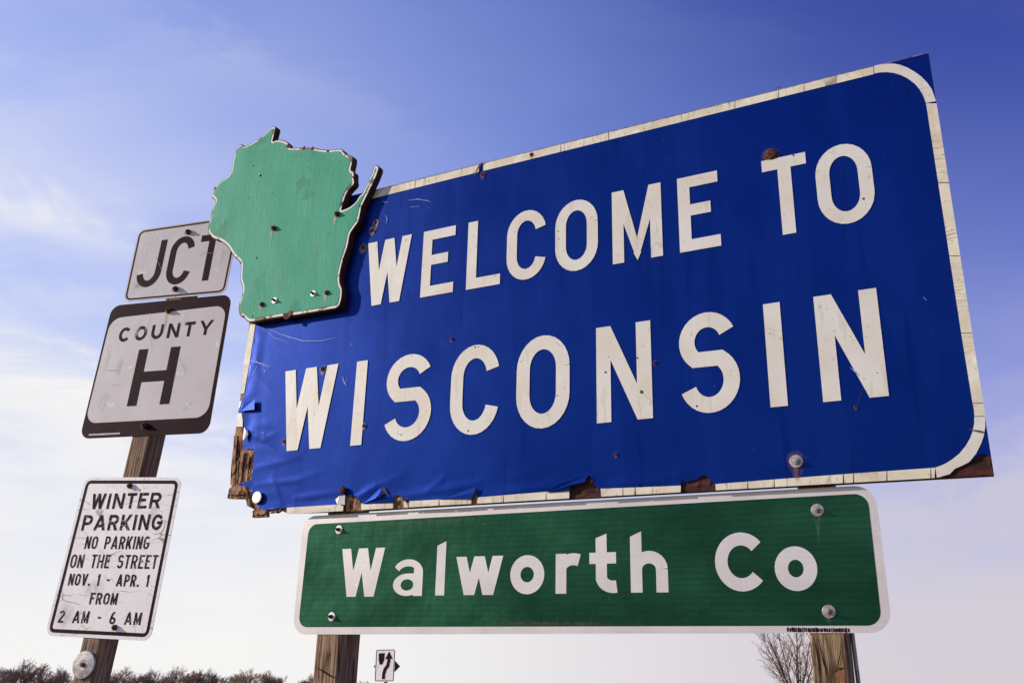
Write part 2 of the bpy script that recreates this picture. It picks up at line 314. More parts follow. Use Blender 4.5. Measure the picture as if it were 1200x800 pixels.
def glyph(c, w, h, s):
    q = s / 2; rx = (w - s) / 2; ry = min(rx * 1.25, h / 2 - q); cx = w / 2; t = s * 1.06
    def dia(x0, y0, x1, y1, tw=t): return [(x0, y0), (x0 + tw, y0), (x1 + tw, y1), (x1, y1)]
    if c == 'I' or c == '1' and False: return [box(0, 0, w, h)]
    if c == 'L': return [box(0, 0, s, h), box(s * .5, 0, w, s)]
    if c == 'E': return [box(0, 0, s, h), box(s * .5, 0, w, s), box(s * .5, h - s, w, h), box(s * .5, h * .54 - q, w * .80, h * .54 + q)]
    if c == 'F': return [box(0, 0, s, h), box(s * .5, h - s, w, h), box(s * .5, h * .52 - q, w * .80, h * .52 + q)]
    if c == 'T': return [box(cx - q, 0, cx + q, h), box(0, h - s, w, h)]
    if c == 'H': return [box(0, 0, s, h), box(w - s, 0, w, h), box(s * .5, h * .5 - q, w - s * .5, h * .5 + q)]
    if c == 'N':
        return [box(0, 0, s, h), box(w - s, 0, w, h), [(0, h), (s * 1.02, h), (w, 0), (w - s * 1.02, 0)]]
    if c == 'M':
        a = cx
        return [box(0, 0, s, h), box(w - s, 0, w, h), [(0, h), (s * 1.05, h), (a + t * .30, h * .10), (a, 0), (a - t * .32, h * .14)], [(w, h), (w - s * 1.05, h), (a - t * .30, h * .10), (a, 0), (a + t * .32, h * .14)]]
    if c in 'Ww':
        b = w * .19
        return [dia(b, 0, 0, h), dia(b, 0, cx - t / 2, h), dia(w - b - t, 0, cx - t / 2, h), dia(w - b - t, 0, w - t, h)]
    if c == 'V': return [dia(cx - t / 2, 0, 0, h), dia(cx - t / 2, 0, w - t, h)]
    if c == 'A': return [dia(0, 0, cx - t / 2, h), dia(w - t, 0, cx - t / 2, h), box(w * .2, h * .2, w * .8, h * .2 + s * .95)]
    if c == 'Y': return [box(cx - q, 0, cx + q, h * .45), dia(cx - t / 2, h * .40, 0, h), dia(cx - t / 2, h * .40, w - t, h)]
    if c == 'K': return [box(0, 0, s, h), dia(w - t * 1.15, 0, s * .75, h * .62, t * 1.15), dia(s * .3, h * .26, w - t * 1.2, h, t * 1.15)]
    if c == 'O': return strip(arc(cx, h - q - ry, rx, ry, 0, 180) + arc(cx, q + ry, rx, ry, 180, 360) + [(w - q, h - q - ry)], s)
    if c == 'C':
        g = 12 if h / w > 1.25 else 40
        return strip(arc(cx, h - q - ry, rx, ry, g, 180) + arc(cx, q + ry, rx, ry, 180, 360 - g), s)
    if c == 'G': return strip(arc(cx, h - q - ry, rx, ry, 32, 180) + arc(cx, q + ry, rx, ry, 180, 360) + [(w - q, h * .40)], s) + [box(w * .50, h * .38, w, h * .38 + s * .95)]
    if c == 'J': return strip([(w - q, h), (w - q, q + ry)] + arc(cx, q + ry, rx, ry, 0, -172)[1:], s)
    if c == 'U': return strip([(w - q, h), (w - q, q + ry)] + arc(cx, q + ry, rx, ry, 0, -180)[1:] + [(q, h)], s)
    if c == 'S':
        r1 = h * .262 - q * .55; r2 = h * .285 - q * .55; xs = rx * .95
        return strip(arc(cx, h - q - r1, xs, r1, 22, 232, 18) + arc(cx, q + r2, rx, r2, 58, -160, 20), s)
    if c in 'PR':
        m = h * (.44 if c == 'P' else .46); rr = (h - s - m + q) / 2 
        y0 = h - q; y1 = y0 - 2 * rr; xr = w * (.97 if c == 'R' else 1) - q - min(rr, w * .42)
        b = [box(0, 0, s, h)] + strip([(s * .5, y0), (xr, y0)] + arc(xr, (y0 + y1) / 2, min(rr, w * .42), rr, 90, -90)[1:] + [(s * .5, y1)], s)
        if c == 'R': b.append([(w - t * 1.1, 0), (w, 0), (w * .56 + t * .5, y1), (w * .56 - t * .6, y1)])
        return b
    if c == '1': return [box(w - s, 0, w, h), [(w - s * .5, h), (w - s, h), (0, h * .80), (0, h * .66), (w - s * .5, h * .84)]]
    if c == '2': return strip(arc(cx, h - q - rx, rx, rx, 165, -25) + [(q * 1.3, s * .9)], s) + [box(0, 0, w, s)]
    if c == '6': return strip(arc(cx, q + rx * 1.02, rx, rx * 1.02, 0, 375, 24), s) + strip([(q, q + rx)] + arc(cx * 1.25, q + rx, rx * 1.25, h - s - rx, 180, 82)[1:], s)
    if c == '-': return [box(0, h * .42, w, h * .42 + s)]
    if c == '.': return [box(0, 0, s * 1.15, s * 1.15)]
    # lower case: h is the cap height, xh the x height
    xh = h * .735
    if c == 'l': return [[(0, 0), (w, 0), (w, h * 1.07), (0, h * .985)]]
    if c == 'o': return strip(arc(cx, xh / 2, rx, xh / 2 - q, 0, 372, 30), s)
    if c == 'r': return [box(0, 0, s, xh)] + strip([(q, xh * .55)] + arc(w * .66, xh * .60, w * .66 - q, xh * .40 - q * .95, 172, 62, 10), s)
    if c == 't': return [[(w * .23, s), (w * .23 + s, s), (w * .23 + s, h * 1.08), (w * .23, h * 1.00)], box(0, xh - s * .93, w * .95, xh)] + \
        strip([(w * .23 + q, xh * .7), (w * .23 + q, xh * .42)] + arc(w * .23 + q + (w * .62 - q), q + xh * .24, w * .62 - q, xh * .24, 180, 285, 10), s)
    if c == 'h': return [[(0, 0), (s, 0), (s, h * 1.09), (0, h * 1.0)], box(w - s, 0, w, xh * .55)] + strip([(q, xh * .50)] + arc(cx, xh * .55, rx, xh * .45 - q, 178, 0, 12), s)
    if c == 'a':
        st = s * .64; e1 = arc(w * .47, xh * .305, w * .47, xh * .305, 0, 360, 26)[:-1]; e2 = arc(w * .48, xh * .30, w * .47 - s * .82, xh * .305 - s * .50, 0, 360, 26)[:-1]
        return [box(w - s, 0, w, xh * .64)] + strip(arc(cx * .98, xh * .63, cx * 1.02 - st / 2, xh * .37 - st / 2, 158, 0, 14), st) + [box(w - s, xh * .6, w - s * .3, xh * .82)] + ring_poly(e1, e2) + [box(w * .45, xh * .61 - s * .5, w - s * .5, xh * .61)]
    raise ValueError(c)
def place(polys, u, v): return [[(x + u, y + v) for x, y in p] for p in polys]
NAT = dict(W=1.25, I=.28, M=1.05, T=.82, E=.80, L=.78, F=.78, N=.95, O=.98, C=.95, G=.97, S=.92, P=.92, R=.95, A=1.12, K=.98, V=1.05, H=.95, U=.95, Y=1.08, J=.85)
NAT.update({'1': .42, '2': .86, '6': .88, '-': .5, '.': .25, ' ': .78})
def text_line(txt, u0, u1, v, h, s, mat, parent, org, hh, k=.62, gap=.24, shear=0.0, tilt=0.0):
    """one mesh object per letter"""
    wd = [NAT[c] for c in txt]; tot = sum(wd) + gap * (len(txt) - 1); f = (u1 - u0) / tot; x = u0
    for c, w in zip(txt, wd):
        if c != ' ':
            ww = s if c == 'I' else w * f
            sheet('letter', place(glyph(c, ww, h, s), x, v + tilt * (x - u0)), hh, mat, parent, org)
        x += (w + gap) * f

# ------------------------------------------------------------------ bolts, washers, stains
def lathe(prof, n=20, sides=None):
    V, F = [], []
    for r, z in prof:
        for i in range(n):
            a = 2 * math.pi * i / n; V.append((r * math.cos(a), r * math.sin(a), z))
    for j in range(len(prof) - 1):
        for i in range(n): F.append([j * n + i, j * n + (i + 1) % n, (j + 1) * n + (i + 1) % n, (j + 1) * n + i])
    F.append([(len(prof) - 1) * n + i for i in range(n)])
    return V, F
def put(name, VF, u, v, h, mat, parent, org, rot=0, jit=0.0, tilt=0.0):
    c, s_ = math.cos(rot), math.sin(rot); V = []
    rg = random.Random(int(u * 1e4 + v * 1e3))
    for x, y, z in VF[0]:
        j = 1 + rg.uniform(-jit, jit)
        V.append(((x * c - y * s_) * j + u - org[0], (x * s_ + y * c) * j + v - org[1], z + h - org[2] + tilt * x))
    return mesh_obj(name, V, VF[1], mat, parent)
def bolt(fr, px, py, h, parent, org, head=.011, hgt=.009, wash=0.0, mat='rust', wmat='washer', rot=.3, jit=.0):
    u, v = fr.uv(px, py, h + hgt * .6)
    top = h
    if wash:
        w = put('washer', lathe([(wash, 0), (wash, .0022), (wash * .94, .003), (wash * .40, .0034)], 24), u, v, h, M[wmat], parent, org); top = h + .003
    b = put('bolt', lathe([(head, 0), (head, hgt * .75), (head * .82, hgt), (head * .3, hgt * 1.02)], 6), u, v, top, M[mat], parent, org, rot, jit)
    put('bolt_tip', lathe([(head * .42, 0), (head * .42, hgt * .55), (head * .3, hgt * .65)], 10), u, v, top + hgt * 1.0, M[mat], b, org)
    return u, v
def dome(fr, px, py, h, parent, org, r, mat='rust', hgt=.007, jit=.07):
    u, v = fr.uv(px, py, h + hgt * .5)
    put('bolt_head', lathe([(r, 0), (r, hgt * .45), (r * .8, hgt * .85), (r * .45, hgt), (r * .2, hgt * .9)], 14), u, v, h, M[mat], parent, org, 0, jit)
def stain(u, v, ru, rv, h, parent, org, mat='stain', down=0.0, name='rust_stain', disp=None):
    V = [(u - org[0], v - org[1], h - org[2])]; W = [1.0]; n = 18; F = []
    for k, (f, w) in enumerate(((.35, .85), (.7, .35), (1.0, 0.0))):
        for i in range(n):
            a = 2 * math.pi * i / n; x = ru * f * math.cos(a); y = rv * f * math.sin(a)
            if y < 0: y -= down * f * abs(math.sin(a)) ** 3; x *= 1 - .5 * min(1, down * 20) * abs(math.sin(a))
            V.append((u + x - org[0], v + y - org[1], h - org[2])); W.append(w)
    F += [[0, 1 + i, 1 + (i + 1) % n] for i in range(n)]
    for k in range(2):
        for i in range(n): F.append([1 + k * n + i, 1 + (k + 1) * n + i, 1 + (k + 1) * n + (i + 1) % n, 1 + k * n + (i + 1) % n])
    if disp: V = [(x, y, z + disp(x + org[0], y + org[1])) for x, y, z in V]
    return mesh_obj(name, V, F, M[mat], parent, wear=W)
def sliver(fr, pts, wd, h, mat, parent, org, name='scratch', taper=True):
    P = fr.pts(pts, h) if fr else pts; n = len(P); V = []
    for i, p in enumerate(P):
        a = Vector(P[max(0, i - 1)]); b = Vector(P[min(n - 1, i + 1)]); d = (b - a).normalized(); w = wd * (math.sin(math.pi * (i + .25) / (n - .5)) if taper else 1) / 2
        V += [(p[0] - d.y * w - org[0], p[1] + d.x * w - org[1], h - org[2]), (p[0] + d.y * w - org[0], p[1] - d.x * w - org[1], h - org[2])]
    return mesh_obj(name, V, [[2 * i, 2 * i + 1, 2 * i + 3, 2 * i + 2] for i in range(n - 1)], M[mat], parent)

# ================================================================== SETTING
def setting():
    S = 3000; V = []; F = []; n = 40
    for j in range(n + 1):
        for i in range(n + 1):
            x = ((i / n) * 2 - 1); y = ((j / n) * 2 - 1); x = math.copysign(abs(x) ** 3, x) * S; y = math.copysign(abs(y) ** 3, y) * S
            V.append((x, y, 0))
    F = [[j * (n + 1) + i, j * (n + 1) + i + 1, (j + 1) * (n + 1) + i + 1, (j + 1) * (n + 1) + i] for j in range(n) for i in range(n)]
    g = material('dry_winter_grass', (.16, .125, .06), .95, 0, .1, var=(.085, .075, .035), var_scale=.6, bump=.03, bump_scale=9, layers=[('spots', (.22, .18, .1), (4, .58, .7))])
    tag(mesh_obj('ground', V, F, g), 'dry winter grass verge and fields', kind='structure')
    a = material('worn_asphalt', (.055, .053, .052), .9, 0, .3, var=(.075, .072, .07), var_scale=2, bump=.004, bump_scale=120)
    def lane(x0, x1, z, name, m, kind='structure', y0=-60, y1=900):
        k = 24; V = []
        for i in range(k + 1):
            y = y0 + (y1 - y0) * i / k; V += [(x0, y, z), (x1, y, z)]
        return tag(mesh_obj(name, V, [[2 * i, 2 * i + 1, 2 * i + 3, 2 * i + 2] for i in range(k)], m), kind=kind)
    gr = material('gravel_shoulder_stone', (.26, .23, .2), .95, 0, .2, var=(.16, .14, .12), var_scale=40, bump=.01, bump_scale=60)
    lane(-11.6, -10.2, .004, 'road_shoulder', gr); lane(-19.4, -11.6, .008, 'road', a)
    wl = material('white_road_paint', (.7, .7, .68), .6)
    lane(-11.95, -11.83, .012, 'road_edge_line', wl)
    yl = material('yellow_road_paint', (.6, .4, .05), .6); lane(-15.6, -15.48, .012, 'road_centre_line', yl)
setting()

# ================================================================== WELCOME SIGN
def welcome():
    fr = MF; base = (0, -.60, 0)
    root = empty('welcome_sign', fr.mat(*base), 'large blue plywood board reading WELCOME TO WISCONSIN with cream border and torn edges', 'road sign')
    org = base
    H0 = -.0035
    def seg(p, a, b):
        a = Vector(a); b = Vector(b); p = Vector(p); d = b - a; t = max(0, min(1, (p - a).dot(d) / d.dot(d))); return (p - a - d * t).length, t
    folds = []
    for x0, y0, x1, y1, amp, wd in ((300, 568, 352, 562, .0022, .011), (352, 560, 380, 552, .0012, .012), (345, 583, 398, 577, .003, .009), (410, 588, 440, 570, .005, .014), (470, 582, 560, 566, .005, .016),
            (430, 575, 470, 556, .0018, .015), (284, 505, 330, 520, .005, .010), (298, 526, 345, 528, .0022, .008), (282, 478, 300, 474, .009, .010), (300, 548, 350, 536, .002, .012),
            (560, 582, 690, 562, .005, .016), (690, 558, 705, 575, .005, .012), (700, 572, 800, 556, .0045, .018), (300, 500, 330, 492, .002, .02), (318, 560, 330, 590, .003, .012),
            (870, 550, 930, 542, .0022, .02), (600, 562, 640, 540, .0012, .03), (330, 470, 300, 440, .0015, .02), (500, 575, 520, 560, .003, .01)):
        folds.append((fr.uv(x0, y0), fr.uv(x1, y1), amp, wd))
    def disp(u, v):
        d = 0.0
        if v < -.33 or u < -1.05:
            for a, b, amp, wd in folds:
                q, t = seg((u, v), a, b)
                if q < wd * 3: d += amp * (.45 * math.exp(-(q / wd) ** 2) + .55 * math.exp(-2.6 * q / wd)) * (.45 + .55 * math.sin(math.pi * (.08 + .84 * t)))
            k = max(0, min(1, (-.535 - v) / .05)) * max(0, min(1, (.62 - u) / .3))
            d += .006 * k * k * (.55 + .45 * noise.noise(Vector((u * 5, 3, 1))) * 2)
            k2 = max(0, min(1, (-.42 - v) / .2)) * max(0, min(1, (.75 - u) / .4))
            d += .0016 * k2 * noise.noise(Vector((u * 14, v * 30, 0)))
            k3 = max(0, min(1, (-1.10 - u) / .08))
            d += .003 * k3 * noise.noise(Vector((u * 22, v * 16, 5)))
        d += .0012 * noise.noise(Vector((u * 1.7, v * 2.3, 9)))
        return max(d * .60, -.0012)
    # plywood core with its chewed lower left corner
    bo = fr.pts([(308, 255), (293, 372), (292, 380), (281, 470), (277, 499), (272, 528), (270.5, 548), (269, 567), (271, 569.5), (268, 572), (266, 583.6), (287, 584), (289, 592), (296, 596), (294, 605.6), (312, 605),
                 (312, 598.5), (322, 600.5), (328, 597), (336, 601), (424, 598.3), (600, 588.3), (800, 577), (1000, 565.9), (1165, 556.6), (1088, 61.6)], H0)
    ext = []
    rg = random.Random(4)
    for i in range(34):
        for j in range(40): ext.append((-1.245 + i * .0062 + rg.uniform(-.002, .002), -.63 + j * .0068 + rg.uniform(-.002, .002)))
    for (x0, x1, y0, y1) in ((664, 704, 556, 584), (796, 842, 556, 580), (1098, 1166, 530, 560), (400, 428, 574, 600)):
        for i in range(14):
            for j in range(8):
                ext.append(fr.uv(x0 + (x1 - x0) * i / 13, y0 + (y1 - y0) * j / 7))
    # keep interior points only
    def inside(p, poly):
        c = False; n = len(poly)
        for i in range(n):
            a, b = poly[i], poly[i - 1]
            if (a[1] > p[1]) != (b[1] > p[1]) and p[0] < (b[0] - a[0]) * (p[1] - a[1]) / (b[1] - a[1]) + a[0]: c = not c
        return c
    ext2 = [p for p in ext if inside(p, bo)]
    def rough(u, v):
        q = max(0, min(1, (-1.05 - u) / .03)) * max(0, min(1, (-.30 - v) / .03))
        if v < -.5 and u > -1.05: q = max(q, .55)
        if not q: return 0
        a = abs(noise.noise(Vector((u * 95, v * 22, 0)))) * .011 + abs(noise.noise(Vector((u * 30, v * 40, 7)))) * .007
        if v > -.535 and u < -1.17: a *= .7
        return -q * a
    pb = sheet('plywood_board', [bo], H0, M['ply'], root, org, disp=rough, extra=ext2, thick=.0165)
    pb.data.materials.append(M['edge']); pb.data.materials.append(M['ply_dark'])
    for p in pb.data.polygons:
        c = p.center
        if abs(p.normal.z) < .3 and c.x > -1.0: p.material_index = 1
        elif p.normal.z > 0 and c.x > .1: p.material_index = 2  # exposed wood is a darker brown right of centre
    # loose splinters of veneer hanging at the lower left corner
    for (x0, y0, x1, y1, w) in ((276, 510, 273, 556, .012), (284, 530, 280, 566, .013), (291, 534, 287, 572, .009), (279, 540, 277, 566, .008), (268, 576, 286, 578, .014), (288, 574, 292, 592, .012), (296, 600, 311, 600, .015), (330, 597, 316, 601, .006)):
        a = Vector(fr.uv(x0, y0)); b = Vector(fr.uv(x1, y1)); d = (b - a); m = Vector((-d.y, d.x)).normalized() * w / 2
        k = 5; V = []
        for i in range(k + 1):
            p = a + d * i / k; ww = m * (1 + rg.uniform(-.35, .35)) * (1 if i < k else .5)
            for s_ in (-1, 1):
                for hh in (-.004, -.0005 + rg.uniform(-.001, .0015)): V.append((p.x + s_ * ww.x - org[0], p.y + s_ * ww.y - org[1], hh))
        F = [[0, 1, 3, 2], [4 * k, 4 * k + 2, 4 * k + 3, 4 * k + 1]]
        for i in range(k):
            q = 4 * i
            F += [[q + 1, q + 3, q + 7, q + 5], [q, q + 4, q + 6, q + 2], [q, q + 1, q + 5, q + 4], [q + 2, q + 6, q + 7, q + 3]]
        mesh_obj('veneer_splinter', V, F, M['ply'], root)
    # blue film, torn along the left and bottom
    bl = fr.pts([(308.4, 255.3), (299, 382), (297, 392), (293, 424), (289, 448), (287, 462), (283, 468), (279.5, 478), (281, 483), (285, 487), (285.5, 494), (286, 500), (289, 505), (286.5, 511), (285, 518), (285, 525.5),
                 (297.5, 526), (298.2, 532), (297, 541), (296, 552), (294.6, 562), (286, 564), (280, 566.5), (284, 569), (291, 571), (295, 574), (297, 586), (304, 594.5), (310, 597.5), (322, 596), (336, 594.5), (365, 593),
                 (393, 591.4), (403, 590.8), (405, 582), (409, 578), (417, 581), (424, 590.2), (445, 589.2), (461, 588), (462, 582), (466, 579.8), (471, 581), (473, 587.2), (478, 587), (515, 585), (553, 583.4), (555.5, 577), (558, 570.5), (559.5, 583),
                 (610, 579), (640, 576.6), (668, 573.8), (667.6, 568), (675, 566), (686, 565), (688, 559), (690.5, 556.5), (694, 562), (700, 571.5), (704, 574), (740, 572), (748, 571.8), (749.5, 567.5), (753, 571.4), (770, 570.8), (772, 567), (775, 571),
                 (798, 568.6), (799, 561), (801, 565), (809, 563), (816, 562), (820, 558.5), (824, 556.6), (828, 557.5), (832, 562), (838, 567.5), (960, 559), (1097, 550), (1101, 558), (1110, 556), (1120, 549), (1137, 541), (1147, 532.5), (1153, 531.5), (1161, 535),
                 (1163.2, 546), (1087.6, 62.4)])
    ex = []
    for i in range(220):
        u = -1.21 + i * .0095
        for j in range(24):
            v = -.60 + j * .0085
            ex.append((u + (j % 2) * .004, v))
    for i in range(18):
        for j in range(40): ex.append((-1.21 + i * .0085, -.39 + j * .012))
    for i in range(25):
        for j in range(12): ex.append((-1.1 + i * .1, -.38 + j * .09))
    ex = [p for p in ex if inside(p, bl)]
    sheet('blue_sheeting', [bl], 0.0, M['blue'], root, org, disp=disp, extra=ex, smooth=True)
    # cream border: separate lengths of film with seams and breaks
    film = .0012
    def tape(inner, outer, mat):
        a = fr.pts(inner); b = fr.pts(outer); polys = [[a[i], a[i + 1], b[i + 1], b[i]] for i in range(len(a) - 1)]
        ex = []
        for q in polys:
            n = max(1, int((Vector(q[1]) - Vector(q[0])).length / .02))
            for k in range(1, n):
                for f in (.0, .5, 1.0):
                    p0 = Vector(q[0]).lerp(Vector(q[1]), k / n); p1 = Vector(q[3]).lerp(Vector(q[2]), k / n); ex.append(tuple(p0.lerp(p1, f)))
        sheet('border_strip', polys, film, M[mat], root, org, disp=disp, extra=ex, thick=.0008)
    def top(x): return 61.9 + .2483 * (1088 - x) 
    def bot_o(x): return 556.9 + .0558 * (1165 - x)
    seams = [430, 561.5, None, 565.5, 712.6, 713.6, 860.6, 861.4, 912, 912.8, 1023.6]
    segs = [(425, 561.5), (566.5, 623), (623.5, 713), (713.8, 861), (861.7, 912.2), (912.9, 1023.6)]
    for a, b in segs:
        tape([(a, top(a) + 9.2 + (a - 425) * .0005), (b, top(b) + 9.2 + (b - 425) * .0005)], [(a, top(a) + .6), (b, top(b) + .6)], 'strip_h')
    tape([(1024.4, 86.6), (1032, 85.2), (1040, 85), (1048, 86), (1056, 88.4), (1064, 92.4), (1072, 98.5), (1077, 104), (1080.6, 110), (1083, 115), (1085, 121)],
         [(1024.4, 77.6), (1031, 76), (1038, 75.2), (1047, 75), (1055, 76.4), (1064, 80), (1072, 84.6), (1080, 90.5), (1087, 98), (1092, 105), (1097, 119)], 'cream')
    def ri(y): return 1085.2 + (y - 121) * (1134 - 1085.2) / (440 - 121)
    def ro(y): return 1097.2 + (y - 119) * .1556
    ys = [121.6, 163, 214, 214.8, 300, 301, 390, 391, 440, 471.6, 472.4, 486]
    for a, b in ((121.6, 213.8), (214.8, 299.6), (300.4, 390), (390.8, 471.6)):
        tape([(ri(a), a), (ri(b) if b < 445 else 1139.6, b)], [(ro(a), a), (ro(b) if b < 445 else 1152.2, b)], 'strip_v')
    tape([(1139.8, 472.4), (1141.4, 480), (1141.8, 487.4)], [(1152.3, 472.4), (1153.6, 480), (1154.4, 487.4)], 'strip_v')
    tape([(1141.8, 488.2), (1141.6, 496), (1140, 505), (1137, 513), (1132, 522), (1124, 531.6), (1116, 538), (1108, 543), (1100, 546.4), (1096, 547.6)],
         [(1154.4, 488.2), (1154.6, 500), (1153, 510), (1150, 519), (1144, 531), (1136, 541), (1126, 546.2), (1119, 549), (1113, 555.4), (1098, 559.6)], 'cream')
    # bottom, broken into short lengths
    def bi(x):
        T = [(336, 594.6), (403, 590.6), (461, 588), (553, 583.2), (668, 573.8), (760, 570.4), (838, 567), (960, 557.4), (1096, 547.8)]
        for (a, b), (c, d) in zip(T, T[1:]):
            if a <= x <= c: return b + (d - b) * (x - a) / (c - a)
        return T[0][1]
    for a, b in ((336.5, 403), (424, 461.5), (473.5, 478.5), (479.2, 515), (515.8, 553), (559.5, 590), (590.6, 640), (640.6, 667.6), (704.5, 744), (744.8, 798), (838.5, 876), (876.7, 907), (907.7, 988), (989, 1000), (1000.8, 1039), (1039.8, 1090.5), (1091.2, 1095.6)):
        tape([(a, bi(a)), (b, bi(b))], [(a + .4, bot_o(a) - .9), (b - .2, bot_o(b) - .9)], 'strip_h')
    tape([(299.5, 380), (292.6, 425), (286, 461)], [(293, 380), (285.8, 425), (282.2, 461)], 'strip_v')
    tape([(283.5, 470), (281.5, 478)], [(281, 470), (280, 478)], 'cream')
    tape([(283.5, 484), (284.6, 492), (284.5, 500)], [(279.3, 484), (278.3, 492), (277.2, 499.5)], 'cream')
    # folded-back flap of film that shows its white reverse
    for pts in ([(286, 500), (289, 505), (291, 508), (286, 516), (284.6, 513)], [(404, 591), (395.5, 590.5), (393, 585), (398, 581), (404, 580)]):
        P = fr.pts(pts, .008); mesh_obj('torn_film_flap', [(p[0] - org[0], p[1] - org[1], .0075 + .003 * (i % 2)) for i, p in enumerate(P)], [list(range(len(P)))][:1], M['cream'], root)
    for pts in ([(424, 590), (431, 583.5), (447, 571.5), (446.5, 577), (440, 584), (461, 582), (461, 588.2)], [(515, 585), (535, 575), (558, 570.3), (556.8, 577), (553.8, 583.6)], [(640, 577), (655, 567), (689.5, 556.6), (686, 565), (668, 568), (668, 574)], [(281, 482), (286, 472), (299, 468), (299, 480), (288, 481)]):
        P = fr.pts(pts, .008); c = P[0]
        hs = [.005, .009, .012, .0125, .011, .008, .006]
        mesh_obj('torn_film_flap', [(p[0] - org[0], p[1] - org[1], hs[i % 7]) for i, p in enumerate(P)], [[0, i, i + 1] for i in range(1, len(P) - 1)], M['blue'], root)
    # letters
    def dl(u, v): return disp(u, v)
    L1 = [('W', -.684, -.495, .126), ('E', -.444, -.313, .124), ('L', -.262, -.133, .1225), ('C', -.110, .034, .122), ('O', .067, .215, .1215), ('M', .264, .426, .1208), ('E', .479, .604, .1198), ('T', .737, .863, .1185), ('O', .885, 1.036, .118)]
    for c, a, b, v in L1:
        g = place(glyph(c, b - a, .2505, .0375), a, v); sheet('letter', g, .0022, M['cream'], root, org, disp=dl)
    L2 = [('W', -1.012, -.772, -.3735), ('I', -.691, -.645, -.3765), ('S', -.562, -.375, -.378), ('C', -.303, -.125, -.379), ('O', -.063, .118, -.380), ('N', .206, .379, -.381), ('S', .461, .634, -.382), ('I', .711, .757, -.383), ('N', .848, 1.010, -.3825)]
    for c, a, b, v in L2:
        g = place(glyph(c, b - a, .2995, .0455), a, v); sheet('letter', g, .0022, M['cream'], root, org, disp=dl)
    # fixings
    dome(fr, 903, 180.5, .002, root, org, .0185); dome(fr, 401, 574, .006, root, org, .0125, hgt=.012)
    u, v = fr.uv(933, 540); stain(u, v, .028, .03, .0016, root, org, 'stain', .035)
    stain(*fr.uv(903, 183), .03, .028, .0016, root, org, 'stain', .0)
    bolt(fr, 933, 540, .003, root, org, .0095, .008, .0175, 'zinc', 'zinc')
    u, v = fr.uv(303, 583); put('washer', lathe([(.0215, 0), (.0215, .003), (.020, .0045), (.006, .005)], 26), u, v, .006, M['washer'], root, org, tilt=.05)
    for x, y in ((437, 269.5), (441, 262)):
        u, v = fr.uv(x, y); stain(u, v, .017, .019, .0034, root, org, 'pale_ring', .012, 'scraped_paint')
    for (x, y, r) in ((437, 270.5, .0075), (426, 290.5, .009), (379, 432.5, .0085), (441, 261, .005), (427, 499, .0055), (566, 205, .0065), (333.5, 517, .006), (530, 397.5, .0045), (623, 181.6, .005), (722, 532, .004), (478, 586.5, .0055), (1003, 477, .003), (768, 425, .004)):
        u, v = fr.uv(x, y); stain(u, v, r * 2.1, r * 2.1, .0032, root, org, 'stain_pale' if x < 445 else 'stain', r * 1.5)
        put('bullet_hole', lathe([(r * 1.25, 0), (r * 1.1, .0016), (r * .85, .0020), (r * .6, .0004)], 12), u, v, .0028, M['rust'], root, org, 0, .12)
        put('hole_core', lathe([(r * .62, 0), (r * .5, .0003)], 10), u, v, .0035, M['hole'], root, org, 0, .1)
    for (x, y, r) in ((654.4, 271, .002), (655, 280, .0018), (470, 439, .002), (470.4, 509.5, .002), (557, 407, .003), (561, 406.5, .0018), (611, 424, .0016), (653, 463.6, .002), (747, 419.6, .003), (710, 436, .0035), (752, 459.4, .0055), (1012, 233.4, .0035), (929.6, 182.4, .003), (713, 418, .0016), (817, 476, .003), (549, 504.6, .003), (902, 391, .0016), (1028, 437, .0016)):
        u, v = fr.uv(x, y); put('paint_chip', lathe([(r, 0), (r * .6, .0003)], 9), u, v, .0029 + dl(u, v), M['scuff_dark'], root, org, 0, .35)
    P = root
    for pts, w in (([(313, 384), (330, 392), (355, 399.5), (376, 399.6), (394, 395)], .0022), ([(308, 384), (322, 396), (338, 401)], .0014), ([(479, 234.8), (489, 233.4), (504, 236)], .003), ([(481, 242.6), (492, 241.8)], .0026), ([(499, 234), (505, 237)], .002), ([(502, 243), (504, 245)], .0015),
                   ([(448, 236), (454, 237.6)], .003), ([(451.6, 251), (453.8, 257), (452, 262)], .0024), ([(293, 422), (303, 425), (317, 430)], .003), ([(302, 428), (295, 440)], .002), ([(296, 412), (301, 424)], .0018), ([(401, 441), (403, 447), (406, 452)], .003), ([(406, 443), (405, 450)], .002), ([(410, 401), (413, 406)], .0016),
                   ([(996, 430), (1003, 436), (1007, 440)], .003), ([(1082, 348), (1086, 352)], .002), ([(309, 433), (311, 436)], .003), ([(307, 506), (309, 508)], .003)):
        sliver(fr, pts, w, .0032, 'scuff', root, org)
    for pts, w in (([(556, 206), (559, 199), (563, 192), (566, 190)], .009), ([(908, 104), (913, 102.4), (917, 102.6)], .004), ([(444, 584), (447.6, 577), (449, 571), (452, 576), (455, 581)], .008), ([(1136, 503), (1148, 505), (1153, 505.6)], .0045), ([(1012, 454), (1003, 478)], .0008)):
        sliver(fr, pts, w, .0058, 'scuff_dark', root, org, 'tear')
welcome()

